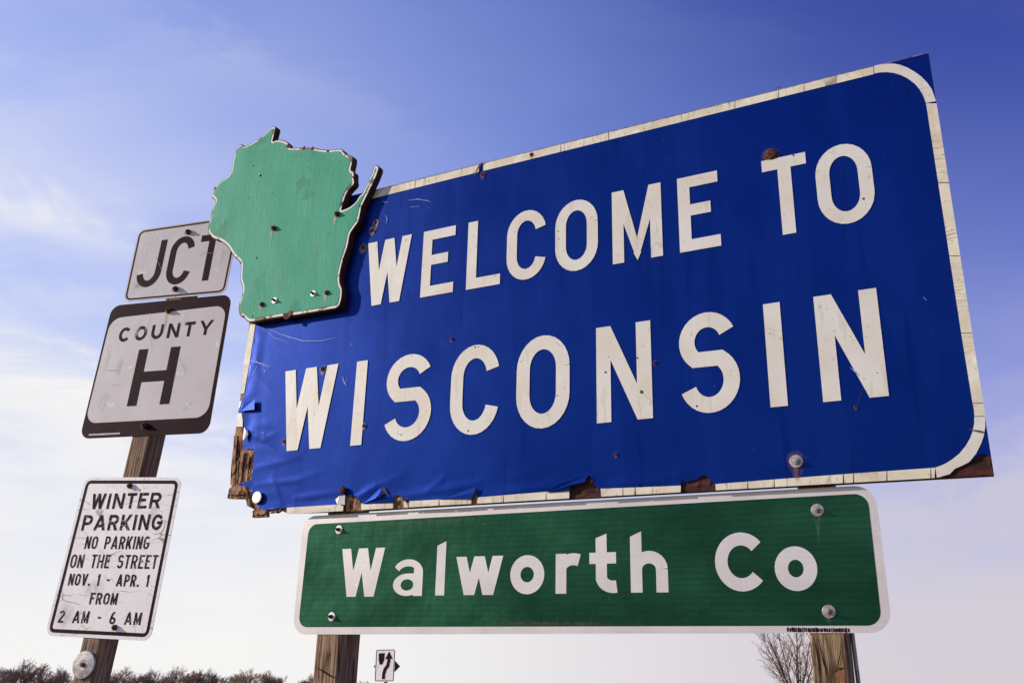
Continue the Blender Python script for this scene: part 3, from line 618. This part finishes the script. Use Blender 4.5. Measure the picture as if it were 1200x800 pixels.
# ================================================================== GREEN STATE CUTOUT
def cutout():
    fr = MF; H = .033
    px = [(323, 149), (321, 157), (318.4, 167), (325, 164.4), (332, 165.4), (337, 167.6), (338.4, 174), (350, 174), (366, 174), (384, 177), (400, 175), (403, 180), (408, 183), (413, 184), (412, 192), (410, 199.6), (414.4, 202.4), (414, 210), (415, 215), (408, 222), (404, 230), (401, 240), (399, 247.4),
          (406, 245), (411.5, 242), (418, 236), (421.5, 230), (426, 226), (428.5, 219), (432, 215), (433, 209), (436, 205), (437.6, 198.5), (441, 193.8), (443.6, 197), (440, 207), (434, 220), (428, 232), (423, 242), (421.6, 250), (419.4, 260), (414, 267), (409.4, 274), (407, 288), (402, 302), (398, 318), (397, 330), (400.6, 340), (399.6, 350), (396.4, 360),
          (378, 363), (360, 366), (345, 368.6), (332, 369.8), (312, 373), (292, 377), (286, 371), (281, 368), (280, 358), (284, 346), (285.4, 338), (282, 326), (283.2, 312), (282, 306), (274, 299), (269, 290), (264, 285), (257, 280.6), (250, 279), (244, 271), (245, 262), (247, 254), (250, 242), (254, 235), (248, 230),
          (250, 223), (257, 214), (268, 207), (272, 200), (273.6, 188), (277, 176), (282, 169), (286, 173), (296, 168), (306, 162), (314, 154), (319, 149.4)]
    P = fr.pts(px, H); base = (min(p[0] for p in P) + .25, min(p[1] for p in P), 0)
    root = empty('state_map_cutout', fr.mat(*base), 'green painted wooden cutout of a state map with white rim, bolted over the board corner', 'sign emblem')
    org = base
    for _ in range(2):       # sawn curves: ease every traced corner
        E2 = []
        for i in range(len(P)):
            a = Vector(P[i]); b = Vector(P[(i + 1) % len(P)]); E2 += [tuple(a.lerp(b, .18)), tuple(a.lerp(b, .82))]
        P = E2
    rg = random.Random(2); Q = []
    for i in range(len(P)):
        a = Vector(P[i]); b = Vector(P[(i + 1) % len(P)]); Q.append(tuple(a)); n = int((b - a).length / .014)
        for k in range(1, n):
            p = a.lerp(b, k / n) + Vector((rg.uniform(-1, 1), rg.uniform(-1, 1))) * .0008; Q.append(tuple(p))
    slab('backing_board', offset(Q, -.0040), .006, H - .0022, M['edge'], root, org)
    slab('white_rim', Q, H - .0022, H - .0002, M['white_paint'], root, org, M['edge'])
    g = offset(Q, .0082)
    # the upper and left rim shows less white: the paint is worn back to the edge there
    g = [(x - .0012, y + .0012) for x, y in g]
    cx0 = min(p[0] for p in g); cy0 = min(p[1] for p in g)
    def warp(u, v): return .0042 * noise.noise(Vector((u * 3.2, v * 3.2, 2))) * min(1, max(0, (.5 - abs(v - .35)) * 4)) * 0 + .0011 * (1 + noise.noise(Vector((u * 6 + v * 5, v * 4, 2))))
    gp = [(cx0 + i * .02, cy0 + j * .02) for i in range(40) for j in range(45)]
    def ins(p, poly):
        c = False
        for i in range(len(poly)):
            a, b = poly[i], poly[i - 1]
            if (a[1] > p[1]) != (b[1] > p[1]) and p[0] < (b[0] - a[0]) * (p[1] - a[1]) / (b[1] - a[1]) + a[0]: c = not c
        return c
    gs = [p for p in gp if ins(p, g)]
    sheet('green_face', [g], H + .0002, M['green'], root, org, disp=warp, extra=gs, smooth=False, thick=.0003)
    for po in root.children[-1].data.polygons:
        if po.normal.z > .7: po.use_smooth = True
    for x, y in ((320.4, 267), (394.6, 250.4)):
        bolt(fr, x, y, H + .0012, root, org, .0105, .010, 0, 'rust'); u, v = fr.uv(x, y, H)
        stain(u - .004, v - .022, .010, .018, H + .0028, root, org, 'stain_pale', .085 if x < 350 else .03); stain(u, v, .014, .014, H + .0030, root, org, 'stain', .005)
    for x, y in ((321, 351.6), (366.4, 343.6)):
        bolt(fr, x, y, H + .0012, root, org, .0055, .009, .0125, 'rust', 'washer')
    for x, y in ((306.4, 356.4), (382.6, 342.6)):
        u, v = fr.uv(x, y, H); stain(u, v - .006, .015, .018, H + .0030, root, org, 'stain_pale', .035); stain(u, v, .013, .013, H + .0032, root, org, 'stain')
        bolt(fr, x, y, H + .0012, root, org, .0095, .007, 0, 'rust')
    for (x, y, r) in ((305.6, 206, .005), (301, 302.6, .0034), (297, 194.6, .0025), (383.4, 199, .0016), (274.6, 255.6, .002), (296.4, 370.6, .003), (319, 226, .002), (303, 249, .0014)):
        u, v = fr.uv(x, y, H); put('paint_chip', lathe([(r, 0), (r * .6, .0003)], 9), u, v, H + .0028, M['hole'], root, org, 0, .4)
    u, v = fr.uv(304.6, 204.4, H); put('paint_chip', lathe([(.003, 0), (.002, .0003)], 8), u, v, H + .0030, M['white_paint'], root, org, 0, .3)
    u, v = fr.uv(340, 368, H); put('worn_patch', lathe([(.012, 0), (.006, .0008)], 9), u, v + .002, H + .0026, M['ply'], root, org, 0, .5)
    for (x, y, a, b, dn) in ((292, 176, .02, .03, 0), (262, 270, .03, .05, 0), (350, 181, .06, .010, .01), (398, 190, .02, .02, 0), (330, 330, .03, .09, 0), (370, 300, .02, .07, .02)):
        u, v = fr.uv(x, y, H); stain(u, v, a, b, H + .0027, root, org, 'stain_pale', dn, 'faded_patch').data.materials[0] = M['faint']
    for (x, y, r) in ((338, 171.6, .010), (366, 174.4, .008), (356, 174, .010), (384, 177.4, .006), (252, 221, .006), (282, 308, .005), (336, 368.8, .013), (310, 373, .006), (401, 238, .006), (414, 208, .006), (285, 371, .007), (402, 303, .004)):
        u, v = fr.uv(x, y, H); put('rim_chip', lathe([(r, 0), (r * .5, .0006)], 9), u, v, H + .0022 - .0018, M['edge'], root, org, 0, .55)
cutout()

# ================================================================== COUNTY NAME SIGN
def walworth():
    fr = MF; Z = -.020; base = (.035, -.985, Z)
    root = empty('county_name_sign', fr.mat(*base), 'long green metal sign reading Walworth Co under the blue board', 'road sign')
    org = base
    q = fr.pts([(355.7, 604.8), (1025, 567.8), (1046.4, 741), (342.6, 743)], Z)
    out = rounded(q, .052, 10); slab('white_panel', out, Z - .0022, Z, M['silver_white'], root, org, M['alu'])
    iq = fr.pts([(362.3, 614.2), (1016.5, 577.6), (1033.6, 732.4), (349.5, 734.2)], Z)
    slab('green_field', rounded(iq, .034, 10), Z, Z + .0006, M['hwy_green'], root, org)
    L = [('W', -.704, -.534), ('a', -.495, -.386), ('l', -.338, -.306), ('w', -.268, -.106), ('o', -.081, .030), ('r', .066, .150), ('t', .171, .256), ('h', .294, .401), ('C', .532, .672), ('o', .687, .793)]
    for c, a, b in L:
        h = .1515; v = -.868 + (.006 * min(1, max(0, (a + .7) / 1.1)))
        if c == 'w': g = glyph('w', b - a, h * .745, .034)
        elif c == 'W': g = glyph('W', b - a, h, .0335)
        else: g = glyph(c, b - a, h, .0335)
        sheet('letter', place(g, a, v), Z + .0012, M['silver_white'], root, org)
    for x, y in ((396.2, 620), (387.6, 722)): bolt(fr, x, y, Z + .0008, root, org, .0062, .011, .0145, 'rust', 'washer')
    for x, y in ((957.6, 597), (971, 716)): bolt(fr, x, y, Z + .0008, root, org, .0072, .012, .0165, 'zinc', 'zinc')
    for x, y, a, b, dn, m in ((396.2, 628, .010, .02, .05, 'faint'), (957.6, 606, .012, .02, .06, 'faint'), (971, 722, .012, .01, .02, 'faint'), (500, 612, .25, .008, 0, 'dirt'), (640, 730, .30, .007, 0, 'dirt')):
        u, v = fr.uv(x, y, Z); stain(u, v, a, b, Z + .0016, root, org, m, dn, 'grime_or_glare')
    # tiny printed notice on the lower border
    rg = random.Random(5); u0, v0 = fr.uv(922, 737.2, Z); u1, v1 = fr.uv(995, 737, Z); x = u0; bars = []
    while x < u1:
        w = rg.uniform(.002, .006); bars.append(box(x, v0 - .0052 + rg.uniform(-.0008, .0008), x + w, v0 + .0048 + rg.uniform(-.001, .001))); x += w + rg.uniform(.0003, .0016)
    sheet('printed_notice', bars, Z + .0005, M['black'], root, org)
walworth()

# ================================================================== SIGNS ON THE LEFT POST
LFO = {}
def small_sign(name, label, quad, rad, face, hb=0.0):
    P = LF.pts(quad, hb); base = (sum(p[0] for p in P) / 4, min(p[1] for p in P), hb)
    root = empty(name, LF.mat(*base), label, 'road sign'); LFO[name] = base; return root, base, P
def left_signs():
    # JCT
    root, org, P = small_sign('junction_plate', 'small white plate reading JCT with thin black border, topmost on the left post', [(162.5, 269.5), (282.5, 252), (264, 343.7), (144, 354)], .03, 'sign_white')
    out = rounded(P, .036, 8); slab('white_panel', out, -.0022, 0, M['sign_white'], root, org, M['alu'])
    a = offset(out, .0075); b = offset(out, .0155); sheet('black_border', ring_poly(a, b), .0004, M['black'], root, org)
    for c, p1, p2, pt, pb in (('J', (158.4, 330), (192.6, 300), (190, 281.4), (166, 337)), ('C', (196.2, 312), (227, 296), (220, 276.6), (205, 333.4)), ('T', None, None, (246, 275), (243, 328.4))):
        v0 = LF.uv(*pb)[1]; v1 = LF.uv(*pt)[1]
        if c == 'T': u0 = LF.uv(236.8, 277)[0]; u1 = u0 + .118
        else: u0 = LF.uv(*p1)[0]; u1 = LF.uv(*p2)[0]
        sheet('letter', place(glyph(c, u1 - u0, v1 - v0, .0320), u0, v0), .0005, M['black'], root, org)
    for x, y in ((220, 271.4), (205, 338)): 
        u, v = LF.uv(x, y); stain(u, v - .004, .022, .018, .0008, root, org, 'stain', .0); bolt(LF, x, y, .001, root, org, .0125, .011, 0, 'rust')
    u, v = LF.uv(190, 278); stain(u - .02, v - .0, .07, .014, .0007, root, org, 'painted_glare', 0, 'glare_patch'); u, v = LF.uv(168, 300); stain(u, v, .02, .045, .0007, root, org, 'painted_glare', 0, 'glare_patch')  # glare put into the colour at the plate's upper left
    u, v = LF.uv(206, 346); stain(u, v, .005, .01, .0006, root, org, 'stain', .02)
    # COUNTY H
    root, org, P = small_sign('county_route_sign', 'black square sign with white panel reading COUNTY H on the left post', [(131.4, 358.2), (271.8, 344.7), (244.2, 507.1), (93.2, 513.9)], .04, 'black')
    slab('black_panel', rounded(P, .045, 8), -.0022, 0, M['black'], root, org, M['edge'])
    wq = LF.pts([(130.2, 373.2), (266, 357.4), (243, 488.6), (99.6, 496)]); slab('white_field', rounded(wq, .055, 9), 0, .0005, M['sign_white'], root, org)
    def line(txt, pl, prt, ptop, pbot, s, k='black', gap=.24, z=.0009, parent=None, o=None, tilt=0.0):
        v0 = LF.uv(*pbot)[1]; v1 = LF.uv(*ptop)[1]; text_line(txt, LF.uv(*pl)[0], LF.uv(*prt)[0], v0, v1 - v0, s, M[k], parent, o, z, gap=gap, tilt=tilt)
    line('COUNTY', (139.4, 394), (251, 376), (200, 379), (198, 396), .0145, gap=.36, parent=root, o=org)
    v0 = LF.uv(148.6, 476)[1]; v1 = LF.uv(163, 409.6)[1]; u0 = LF.uv(155.8, 443)[0]; u1 = LF.uv(205, 440)[0]
    sheet('letter', place(glyph('H', u1 - u0, v1 - v0, .047), u0, v0), .0010, M['black'], root, org)
    for x, y in ((197, 363.6), (168.4, 498)):
        u, v = LF.uv(x, y); stain(u, v - .004, .018, .016, .0012, root, org, 'stain', .02 if y < 400 else 0); bolt(LF, x, y, .001, root, org, .0125, .011, 0, 'rust')
    u, v = LF.uv(197, 363.6); stain(u + .0, v - .05, .009, .045, .0011, root, org, 'stain_pale', .02)
    for (x, y, a, b) in ((160, 385, .022, .055), (173, 378, .016, .05)): u, v = LF.uv(x, y); stain(u, v, a, b, .0011, root, org, 'painted_glare', 0, 'glare_patch')  # painted glare over the COUNTY line
    u0, v0 = LF.uv(104, 510); u1, v1 = LF.uv(141.6, 507.4)
    sheet('printed_notice', [box(u0 + i * .0048, v0 - .001, u0 + i * .0048 + .0041, v0 + .006) for i in range(int((u1 - u0) / .0048))], .0005, M['sign_white'], root, org)
    # WINTER PARKING
    root, org, P = small_sign('winter_parking_sign', 'white rectangular sign with WINTER PARKING rules in black, crazed face, lowest on the left post', [(99.8, 559), (213.5, 559), (176, 750.6), (52.5, 744.2)], .04, 'crack_white')
    out = rounded(P, .036, 8); slab('white_panel', out, -.0022, 0, M['crack_white'], root, org, M['alu'])
    a = offset(out, .0125); b = offset(out, .0255); sheet('black_border', ring_poly(a, b), .0004, M['black'], root, org)
    kw = dict(parent=root, o=org, k='black_crazed')
    line('WINTER', (109.4, 578), (189.8, 580), (150, 577.2), (150, 595.4), .0112, tilt=-.005, **kw)
    line('PARKING', (97, 612), (190.2, 612), (150, 602.3), (148, 620.6), .0112, tilt=-.005, **kw)
    line('NO PARKING', (100, 636), (175, 636), (140, 627.6), (138, 642.6), .0070, gap=.28, tilt=-.008, **kw)
    line('ON THE STREET', (82.8, 658), (184.2, 658), (140, 649.0), (130, 665), .0070, gap=.28, tilt=-.008, **kw)
    line('NOV. 1 - APR. 1', (80.4, 680), (174.4, 680), (120, 671.8), (120, 685.8), .0070, gap=.30, tilt=-.008, **kw)
    line('FROM', (105.4, 702), (137.4, 702), (120, 694), (120, 707.8), .0070, gap=.28, tilt=-.006, **kw)
    line('2 AM - 6 AM', (69, 722), (166, 722), (120, 715.6), (120, 730.2), .0070, gap=.32, tilt=-.006, **kw)
    for x, y in ((151.4, 568.8), (133.6, 734.6)):
        u, v = LF.uv(x, y); stain(u, v - .002, .016, .014, .0012, root, org, 'stain'); bolt(LF, x, y, .001, root, org, .0105, .010, 0, 'rust')
left_signs()
def wear():
    ch = {o['label'].split()[0] + o.name: o for o in bpy.data.objects if o.get('label')}
    def find(n): return next(o for o in bpy.data.objects if o.name == n)
    for nm, fr, z, marks, scr in (('junction_plate', LF, .0011, ((230, 262, .05, .012, 'dirt'), (160, 335, .03, .02, 'dirt'), (258, 300, .02, .05, 'painted_glare')), ([(182, 300), (190, 318)], [(232, 300), (240, 296), (252, 297)], [(170, 285), (176, 287)])),
                                  ('county_route_sign', LF, .0014, ((120, 470, .03, .06, 'painted_glare'), (140, 430, .02, .05, 'dirt'), (215, 375, .03, .03, 'painted_glare'), (125, 420, .02, .08, 'painted_glare')), ([(130, 450), (142, 452)], [(120, 432), (128, 434), (140, 433)], [(210, 420), (218, 436)], [(214, 480), (226, 470)], [(176, 392), (178, 408)])),
                                  ('winter_parking_sign', LF, .0014, ((75, 720, .05, .06, 'dirt'), (180, 600, .03, .05, 'dirt'), (110, 690, .06, .04, 'dirt')), ()),):
        root = find(nm); org = (LFO[nm])
        for x, y, a, b, m in marks: u, v = fr.uv(x, y); stain(u, v, a, b, z, root, org, m, 0, 'grime_or_glare')  # pale marks are painted glare, brown ones grime
        for p in scr: sliver(fr, p, .0022, z + .0003, 'scratch_grey', root, org)
wear()

# ================================================================== POSTS
def post(name, fr, u_top, u_bot, v_top, v_bot, wd, dep, hfront, mat, label, seed, gname=None):
    """square sawn timber with slightly eased, uneven edges; v_bot is below ground"""
    base = (u_bot, v_bot, hfront)
    root = empty(name, fr.mat(*base), label, 'post')
    n = 60; V = []; F = []; e = .005
    prof = [(-wd / 2 + e, 0), (-wd / 6, 0), (wd / 6, 0), (wd / 2 - e, 0), (wd / 2, -e), (wd / 2, -dep / 2), (wd / 2, -dep + e), (wd / 2 - e, -dep), (-wd / 2 + e, -dep), (-wd / 2, -dep + e), (-wd / 2, -dep / 2), (-wd / 2, -e)]
    for i in range(n + 1):
        t = i / n; v = t * (v_top - v_bot); u = (u_top - u_bot) * t
        for k, (x, h) in enumerate(prof):
            j = noise.noise(Vector((k * 1.7 + seed, v * 9, seed))) * .0016; V.append((u + x + j, v, h + min(0, j)))
    m = len(prof)
    for i in range(n):
        for k in range(m): F.append([i * m + k, i * m + (k + 1) % m, (i + 1) * m + (k + 1) % m, (i + 1) * m + k][::-1])
    F.append([n * m + k for k in range(m)][::-1]); F.append(list(range(m)))
    o = mesh_obj('timber', V, F, M[mat], root)
    bm = bmesh.new(); bm.from_mesh(o.data); bmesh.ops.recalc_face_normals(bm, faces=bm.faces); bm.to_mesh(o.data); bm.free()
    return root, base
def posts():
    r, b = post('timber_post', LF, -.009 + .030, -.009 - .0367 * 2.45, .60, -2.78, .0845, .100, -.0024, 'post', 'leaning square timber post carrying the three small white signs on the left', 1)
    u, v = LF.uv(98.4, 778.6, .002)
    w = put('washer', lathe([(.050, 0), (.050, .003), (.047, .0055), (.018, .0075), (.008, .007)], 34), u, v, 0, M['zinc'], r, (b[0], b[1], b[2]), tilt=.02)
    put('bolt', lathe([(.0085, 0), (.0085, .005), (.006, .006)], 6), u, v, .0072, M['rust'], r, b)
    r, b = post('timber_post', MF, -.735, -.735, .30, -2.66, .0955, .112, -.0222, 'post', 'square timber post under the left end of the green sign', 7)
    for pts, w in (([(370.6, 782), (378, 785.4), (386, 790.6), (395.6, 795)], .006), ([(376, 745), (375.6, 772)], .002), ([(386, 745), (385, 799)], .002)):
        sliver(MF, pts, w, -.0205, 'hole', r, b, 'split')
    r, b = post('timber_post', MF, .803, .803, .30, -2.66, .0865, .088, -.0222, 'post_b', 'knotty square timber post under the right end of the green sign', 13)
    for k, (pts, w) in enumerate((([(954, 746), (959, 772), (963, 799)], .005), ([(958.6, 746), (965, 775), (972, 799)], .004), ([(985.4, 748), (985, 765), (982, 778), (977, 787)], .0025), ([(977, 788), (982, 783), (988, 782)], .006), ([(950, 752), (953, 780)], .004), ([(970, 747), (973, 768), (976, 786)], .0018))):
        sliver(MF, pts, w, -.0205, 'hole', r, b, 'split')
    u, v = MF.uv(984, 792, -.02); stain(u, v, .022, .030, -.0205, r, b, 'stain', 0, 'knot'); stain(u + .003, v, .010, .013, -.0203, r, b, 'stain', 0, 'knot')
    # thin galvanised rod standing just behind the right post
    u0, v0 = MF.uv(998.6, 742, -.10); u1, v1 = MF.uv(1006, 800, -.10)
    k = (v0 - v1); top = .2; du = (u0 - u1) / k; bot = -2.66
    base = (u1 + du * (bot - v1), bot, -.10); V = []; n = 8; rr = .0055
    for t in (0, 1):
        for i in range(n): a = 2 * math.pi * i / n; V.append((rr * math.cos(a) + t * du * (top - bot), t * (top - bot), rr * math.sin(a)))
    o = mesh_obj('metal_rod', V, [[i, (i + 1) % n, n + (i + 1) % n, n + i][::-1] for i in range(n)] + [list(range(n)), list(range(n, 2 * n))[::-1]], M['zinc'])
    o.matrix_world = MF.mat(*base); tag(o, 'thin pale metal rod standing against the right edge of the knotty post', 'rod')
posts()

# ================================================================== DISTANT KEEP-RIGHT SIGN
def at(px, py, Y):
    a = (400 - py) / FPX; d = Vector(((px - 600) / FPX, math.cos(PITCH) - a * math.sin(PITCH), math.sin(PITCH) + a * math.cos(PITCH))); return CAM + d * (Y / d.y)
def keep_right():
    Y = 25.0; c = at(451, 779, Y); rot = R(-20)
    mat = Matrix.Translation((c.x, Y, 0)) @ Matrix.Rotation(rot, 4, 'Z')
    w = .57; h = .80; z0 = c.z - h / 2
    root = empty('keep_right_sign', mat, 'small distant white sign with a black arrow passing right of an island', 'road sign')
    def flat(name, polys, y, mt, par=root, th=.003):
        vs, fs = union(polys); n = len(vs)
        V = [(v[0], y, v[1]) for v in vs] + [(v[0], y + th, v[1]) for v in vs]; E = {}
        for f in fs:
            for i in range(len(f)): E[(f[i], f[(i + 1) % len(f)])] = 1
        F = [list(f) for f in fs] + [[i + n for i in f][::-1] for f in fs] + [[b, a, a + n, b + n] for (a, b) in E if (b, a) not in E]
        return mesh_obj(name, V, F, mt, par)
    q = rounded(box(-w / 2, z0, w / 2, z0 + h), .05, 5)
    flat('white_panel', [q], 0, M['crack_white']); flat('black_border', ring_poly(offset(q, .015), offset(q, .028)), -.004, M['black'])
    X = lambda a, b: (-w / 2 + w * a, z0 + h * b)
    flat('island_symbol', [[X(.16, .88), X(.46, .88), X(.44, .66), X(.36, .54), X(.24, .52), X(.17, .66)]], -.008, M['black'])
    flat('arrow', [strip([X(.46, .08), X(.46, .24), X(.52, .38), X(.64, .48), X(.69, .62), X(.69, .74)], .085)[i] for i in range(5)] + [[X(.50, .70), X(.88, .70), X(.69, .93)]], -.008, M['black'])
    pm = M['zinc']; V = []; n = 8
    for z in (0, z0 + .75):
        for i in range(n): a = 2 * math.pi * i / n; V.append((.035 * math.cos(a), .03 + .02 * math.sin(a) + .02, z))
    mesh_obj('post', V, [[i, (i + 1) % n, n + (i + 1) % n, n + i] for i in range(n)] + [list(range(n, 2 * n))], pm, root)
    # diamond panel behind, facing away
    m2 = Matrix.Translation((c.x + .02, Y + .25, 0)) @ Matrix.Rotation(R(-6), 4, 'Z')
    r2 = empty('diamond_marker', m2, 'dark diamond panel seen from behind, mostly hidden by the small arrow sign', 'road sign'); zc = c.z - .02; d = .36
    flat('diamond_panel', [[(0, zc - d), (d, zc), (0, zc + d), (-d, zc)]], 0, M['ply_dark'], r2)
    V = []
    for z in (0, zc + .3):
        for i in range(n): a = 2 * math.pi * i / n; V.append((.03 * math.cos(a), .05 + .02 * math.sin(a), z))
    mesh_obj('post', V, [[i, (i + 1) % n, n + (i + 1) % n, n + i] for i in range(n)] + [list(range(n, 2 * n))], pm, r2)
keep_right()

# ================================================================== TREES
def bark(name, a, b): return material(name, a, .9, 0, .1, var=b, var_scale=1.5)
M['twig'] = bark('brown_bare_twigs', (.25, .155, .12), (.35, .235, .18)); M['twig_tan'] = bark('tan_bare_twigs', (.40, .29, .17), (.27, .18, .12)); M['trunk'] = bark('dark_bark', (.07, .045, .038), (.11, .08, .065))
M['twig_near'] = bark('reddish_bare_twigs', (.24, .13, .09), (.16, .09, .07))
def tube(V, F, a, b, ra, rb, n=3):
    d = (b - a); 
    if d.length < 1e-6: return
    d.normalize(); x = d.orthogonal().normalized(); y = d.cross(x); k = len(V)
    for p, r in ((a, ra), (b, rb)):
        for i in range(n): t = 2 * math.pi * i / n; V.append(p + x * r * math.cos(t) + y * r * math.sin(t))
    F += [[k + i, k + (i + 1) % n, k + n + (i + 1) % n, k + n + i] for i in range(n)]
def tree_meshes(seed, H, levels, spread, r0, twig, wob=.16, up=.35, trunk_f=.22, kids=3, minr=.012):
    rg = random.Random(seed); T = ([], []); C = ([], [])
    def grow(p, d, ln, r, lv):
        tgt = T if lv <= 1 else C; q = p; n = 3 if lv < levels else 2; dd = d.copy()
        pts = [p]
        for i in range(n):
            dd = (dd + Vector((rg.uniform(-1, 1), rg.uniform(-1, 1), rg.uniform(-.5, 1) * up)) * wob).normalized(); q2 = q + dd * ln / n
            ra = r * (1 - .4 * i / n); rb = r * (1 - .4 * (i + 1) / n)
            tube(tgt[0], tgt[1], q, q2, max(minr, ra), max(minr, rb), 5 if lv == 0 else (4 if lv < 3 else 3)); q = q2; pts.append(q)
        if lv >= levels: return
        nk = kids + (1 if lv == 0 else 0) + rg.choice((0, 0, 1))
        for k in range(nk):
            f = 1.0 if k == 0 else rg.uniform(.3, 1.0); idx = f * n; i0 = min(n - 1, int(idx)); st = pts[i0].lerp(pts[i0 + 1], idx - i0)
            ax = Vector((rg.uniform(-1, 1), rg.uniform(-1, 1), rg.uniform(-.25, .5))).normalized()
            nd = (dd * (1.0 if k else 1.4) + ax * spread * (.5 if k == 0 else 1.0)); nd.z += up * .5; nd.normalize()
            grow(st, nd, ln * rg.uniform(.62, .84) * (1.15 if lv == 0 else 1), r * rg.uniform(.5, .68), lv + 1)
    grow(Vector((0, 0, 0)), Vector((0, 0, 1)), H * trunk_f, r0, 0)
    z = max(v.z for v in C[0]); s = H / z
    for A in (T, C):
        for v in A[0]: v *= s
    return T, C
def trees():
    lib = []
    for k in range(6):
        mt = M['twig_tan'] if k == 3 else M['twig']
        T, C = tree_meshes(20 + k, 8.0, 6, 1.05 if k % 2 else .85, .20, mt, kids=3, minr=.013, up=.22, trunk_f=.2)
        me = []
        for nm, A, m in (('trunk', T, M['trunk']), ('crown', C, mt)):
            mm = bpy.data.meshes.new(nm); mm.from_pydata([tuple(v) for v in A[0]], [], A[1]); mm.materials.append(m); me.append(mm)
        lib.append(me)
    spec = [(4, 776, 1.0, 'far bare tree at the left edge of the treeline'), (19, 781, .8, 'low far bare tree second from the left edge of the treeline'), (35, 773, 1.0, 'tallest round-crowned far bare tree just left of the leaning post'),
            (50, 777, .8, 'far bare tree close behind the left side of the round-crowned one'), (66, 786, .7, 'short far bare tree in the gap left of the leaning post'), (80, 777, .9, 'far bare tree directly left of the leaning post at the big washer'),
            (112, 780, .9, 'far bare tree hidden behind the leaning post'), (143, 781, .9, 'far bare tree directly right of the leaning post'), (157, 785, .8, 'second far bare tree right of the leaning post'), (176, 787, .8, 'short far bare tree after the first gap right of the leaning post'),
            (188, 780, .9, 'pointed far bare tree midway between the leaning post and the tan tree'), (203, 786, .8, 'low far bare tree beside the pointed one'), (217, 781, 1.0, 'broad far bare tree left of the tan tree'), (238, 781, 1.0, 'far bare tree third left of the tan crown'),
            (257, 786, .9, 'low far bare tree directly left of the tan tree'), (281, 782, .9, 'tan-tinted far bare tree, left half of the pale brown pair'), (297, 781, 1.1, 'tan-tinted far bare tree, right half of the pale brown pair'), (316, 784, .9, 'far bare tree directly right of the tan pair'),
            (331, 790, .8, 'low far bare tree near the left foot of the large sign'), (352, 794, .8, 'lowest far bare tree touching the left big post'), (363, 789, .8, 'far bare tree at the left edge of the big left post'), (424, 799, .8, 'last low far bare tree right of the big left post')]
    rg = random.Random(9)
    for i, (px, py, wf, lab) in enumerate(spec):
        py -= rg.uniform(-1.5, 3.5)
        Y = 200 + rg.uniform(-14, 14); p = at(px, py, Y); H = p.z; me = lib[3] if 'tan-' in lab else lib[(i * 2 + (i // 3)) % 6 if (i * 2 + (i // 3)) % 6 != 3 else 4]
        root = empty('bare_tree', Matrix.Translation((p.x, Y, 0)) @ Matrix.Rotation(rg.uniform(0, 6.28), 4, 'Z') @ Matrix.Diagonal((H / 8 * wf * 1.15, H / 8 * wf * 1.15, H / 8, 1)), lab, 'tree', 'bare trees on the horizon')
        for m in me:
            o = bpy.data.objects.new(m.name, m); COL.objects.link(o); o.parent = root
    # scrubby hedgerow that fills the gaps under the crowns
    V = []; F = []
    for i in range(9000):
        px = rg.uniform(-40, 440); Y = 205 + rg.uniform(-10, 12); x = at(px, 790, Y).x
        top = (3.5 + 1.6 * noise.noise(Vector((px * .05, 0, 0))) + .9 * noise.noise(Vector((px * .2, 4, 0)))) * (1 if px < 330 else .62)
        z = rg.uniform(0, top); l = rg.uniform(.5, 1.4); a = rg.uniform(-.9, .9); d = Vector((math.sin(a), rg.uniform(-.4, .4), math.cos(a))) * l
        b = Vector((x, Y, z)); s = Vector((rg.uniform(.03, .09), rg.uniform(-.05, .05), 0)); k = len(V); V += [b - s, b + s, b + d]; F.append([k, k + 1, k + 2])
    tag(mesh_obj('hedgerow', V, F, M['twig']), 'brown bare scrub filling in under the distant treeline', 'hedgerow', kind='stuff')
    # the nearer bare tree behind the right post: stems fanning up from a low fork, with fine twigs
    Y = 52; p = at(924, 722, Y); H = p.z; rg = random.Random(11); T = ([], []); C = ([], [])
    fork = Vector((0, 0, H * .14)); tube(T[0], T[1], Vector((0, 0, 0)), fork, .16, .13, 7)
    def shoot(st, d, ln, r, lv):
        n = 7 if lv == 0 else (5 if lv == 1 else 3); q = st; dd = d.normalized(); A = T if lv == 0 else C
        for k in range(n):
            dd = (dd + Vector((rg.uniform(-1, 1), rg.uniform(-1, 1), rg.uniform(-.2, .9))) * (.07 if lv < 2 else .12)).normalized(); q2 = q + dd * ln / n
            tube(A[0], A[1], q, q2, max(.0065, r * (1 - k / n * .8)), max(.006, r * (1 - (k + 1) / n * .8)), 4 if lv < 2 else 3)
            if lv < 3 and (k > 0 or lv > 0):
                for _ in range(2 if lv == 0 else 1):
                    o = dd.orthogonal().normalized(); o.rotate(Matrix.Rotation(rg.uniform(0, 6.28), 3, dd)); a = rg.uniform(.42, .75)
                    shoot(q.lerp(q2, rg.random()), dd * math.cos(a) + o * math.sin(a) + Vector((0, 0, .12)), ln * (1 - k / n * .5) * rg.uniform(.30, .52), r * .42 * (1 - k / n * .4), lv + 1)
            q = q2
    for k in range(10):
        az = k * 2.4 + rg.uniform(-.3, .3); tl = (.16, .42, .66, .85)[k % 4] + rg.uniform(-.05, .05)
        shoot(fork, Vector((math.sin(tl) * math.cos(az), math.sin(tl) * math.sin(az), math.cos(tl))), H * .86 * rg.uniform(.85, 1.0), .055, 0)
    root = empty('bare_tree', Matrix.Translation((p.x, Y, 0)), 'bare reddish tree with fanned branches behind the knotty right post', 'tree')
    mesh_obj('trunk', T[0], T[1], M['trunk'], root); mesh_obj('crown', C[0], C[1], M['twig_near'], root)
trees()
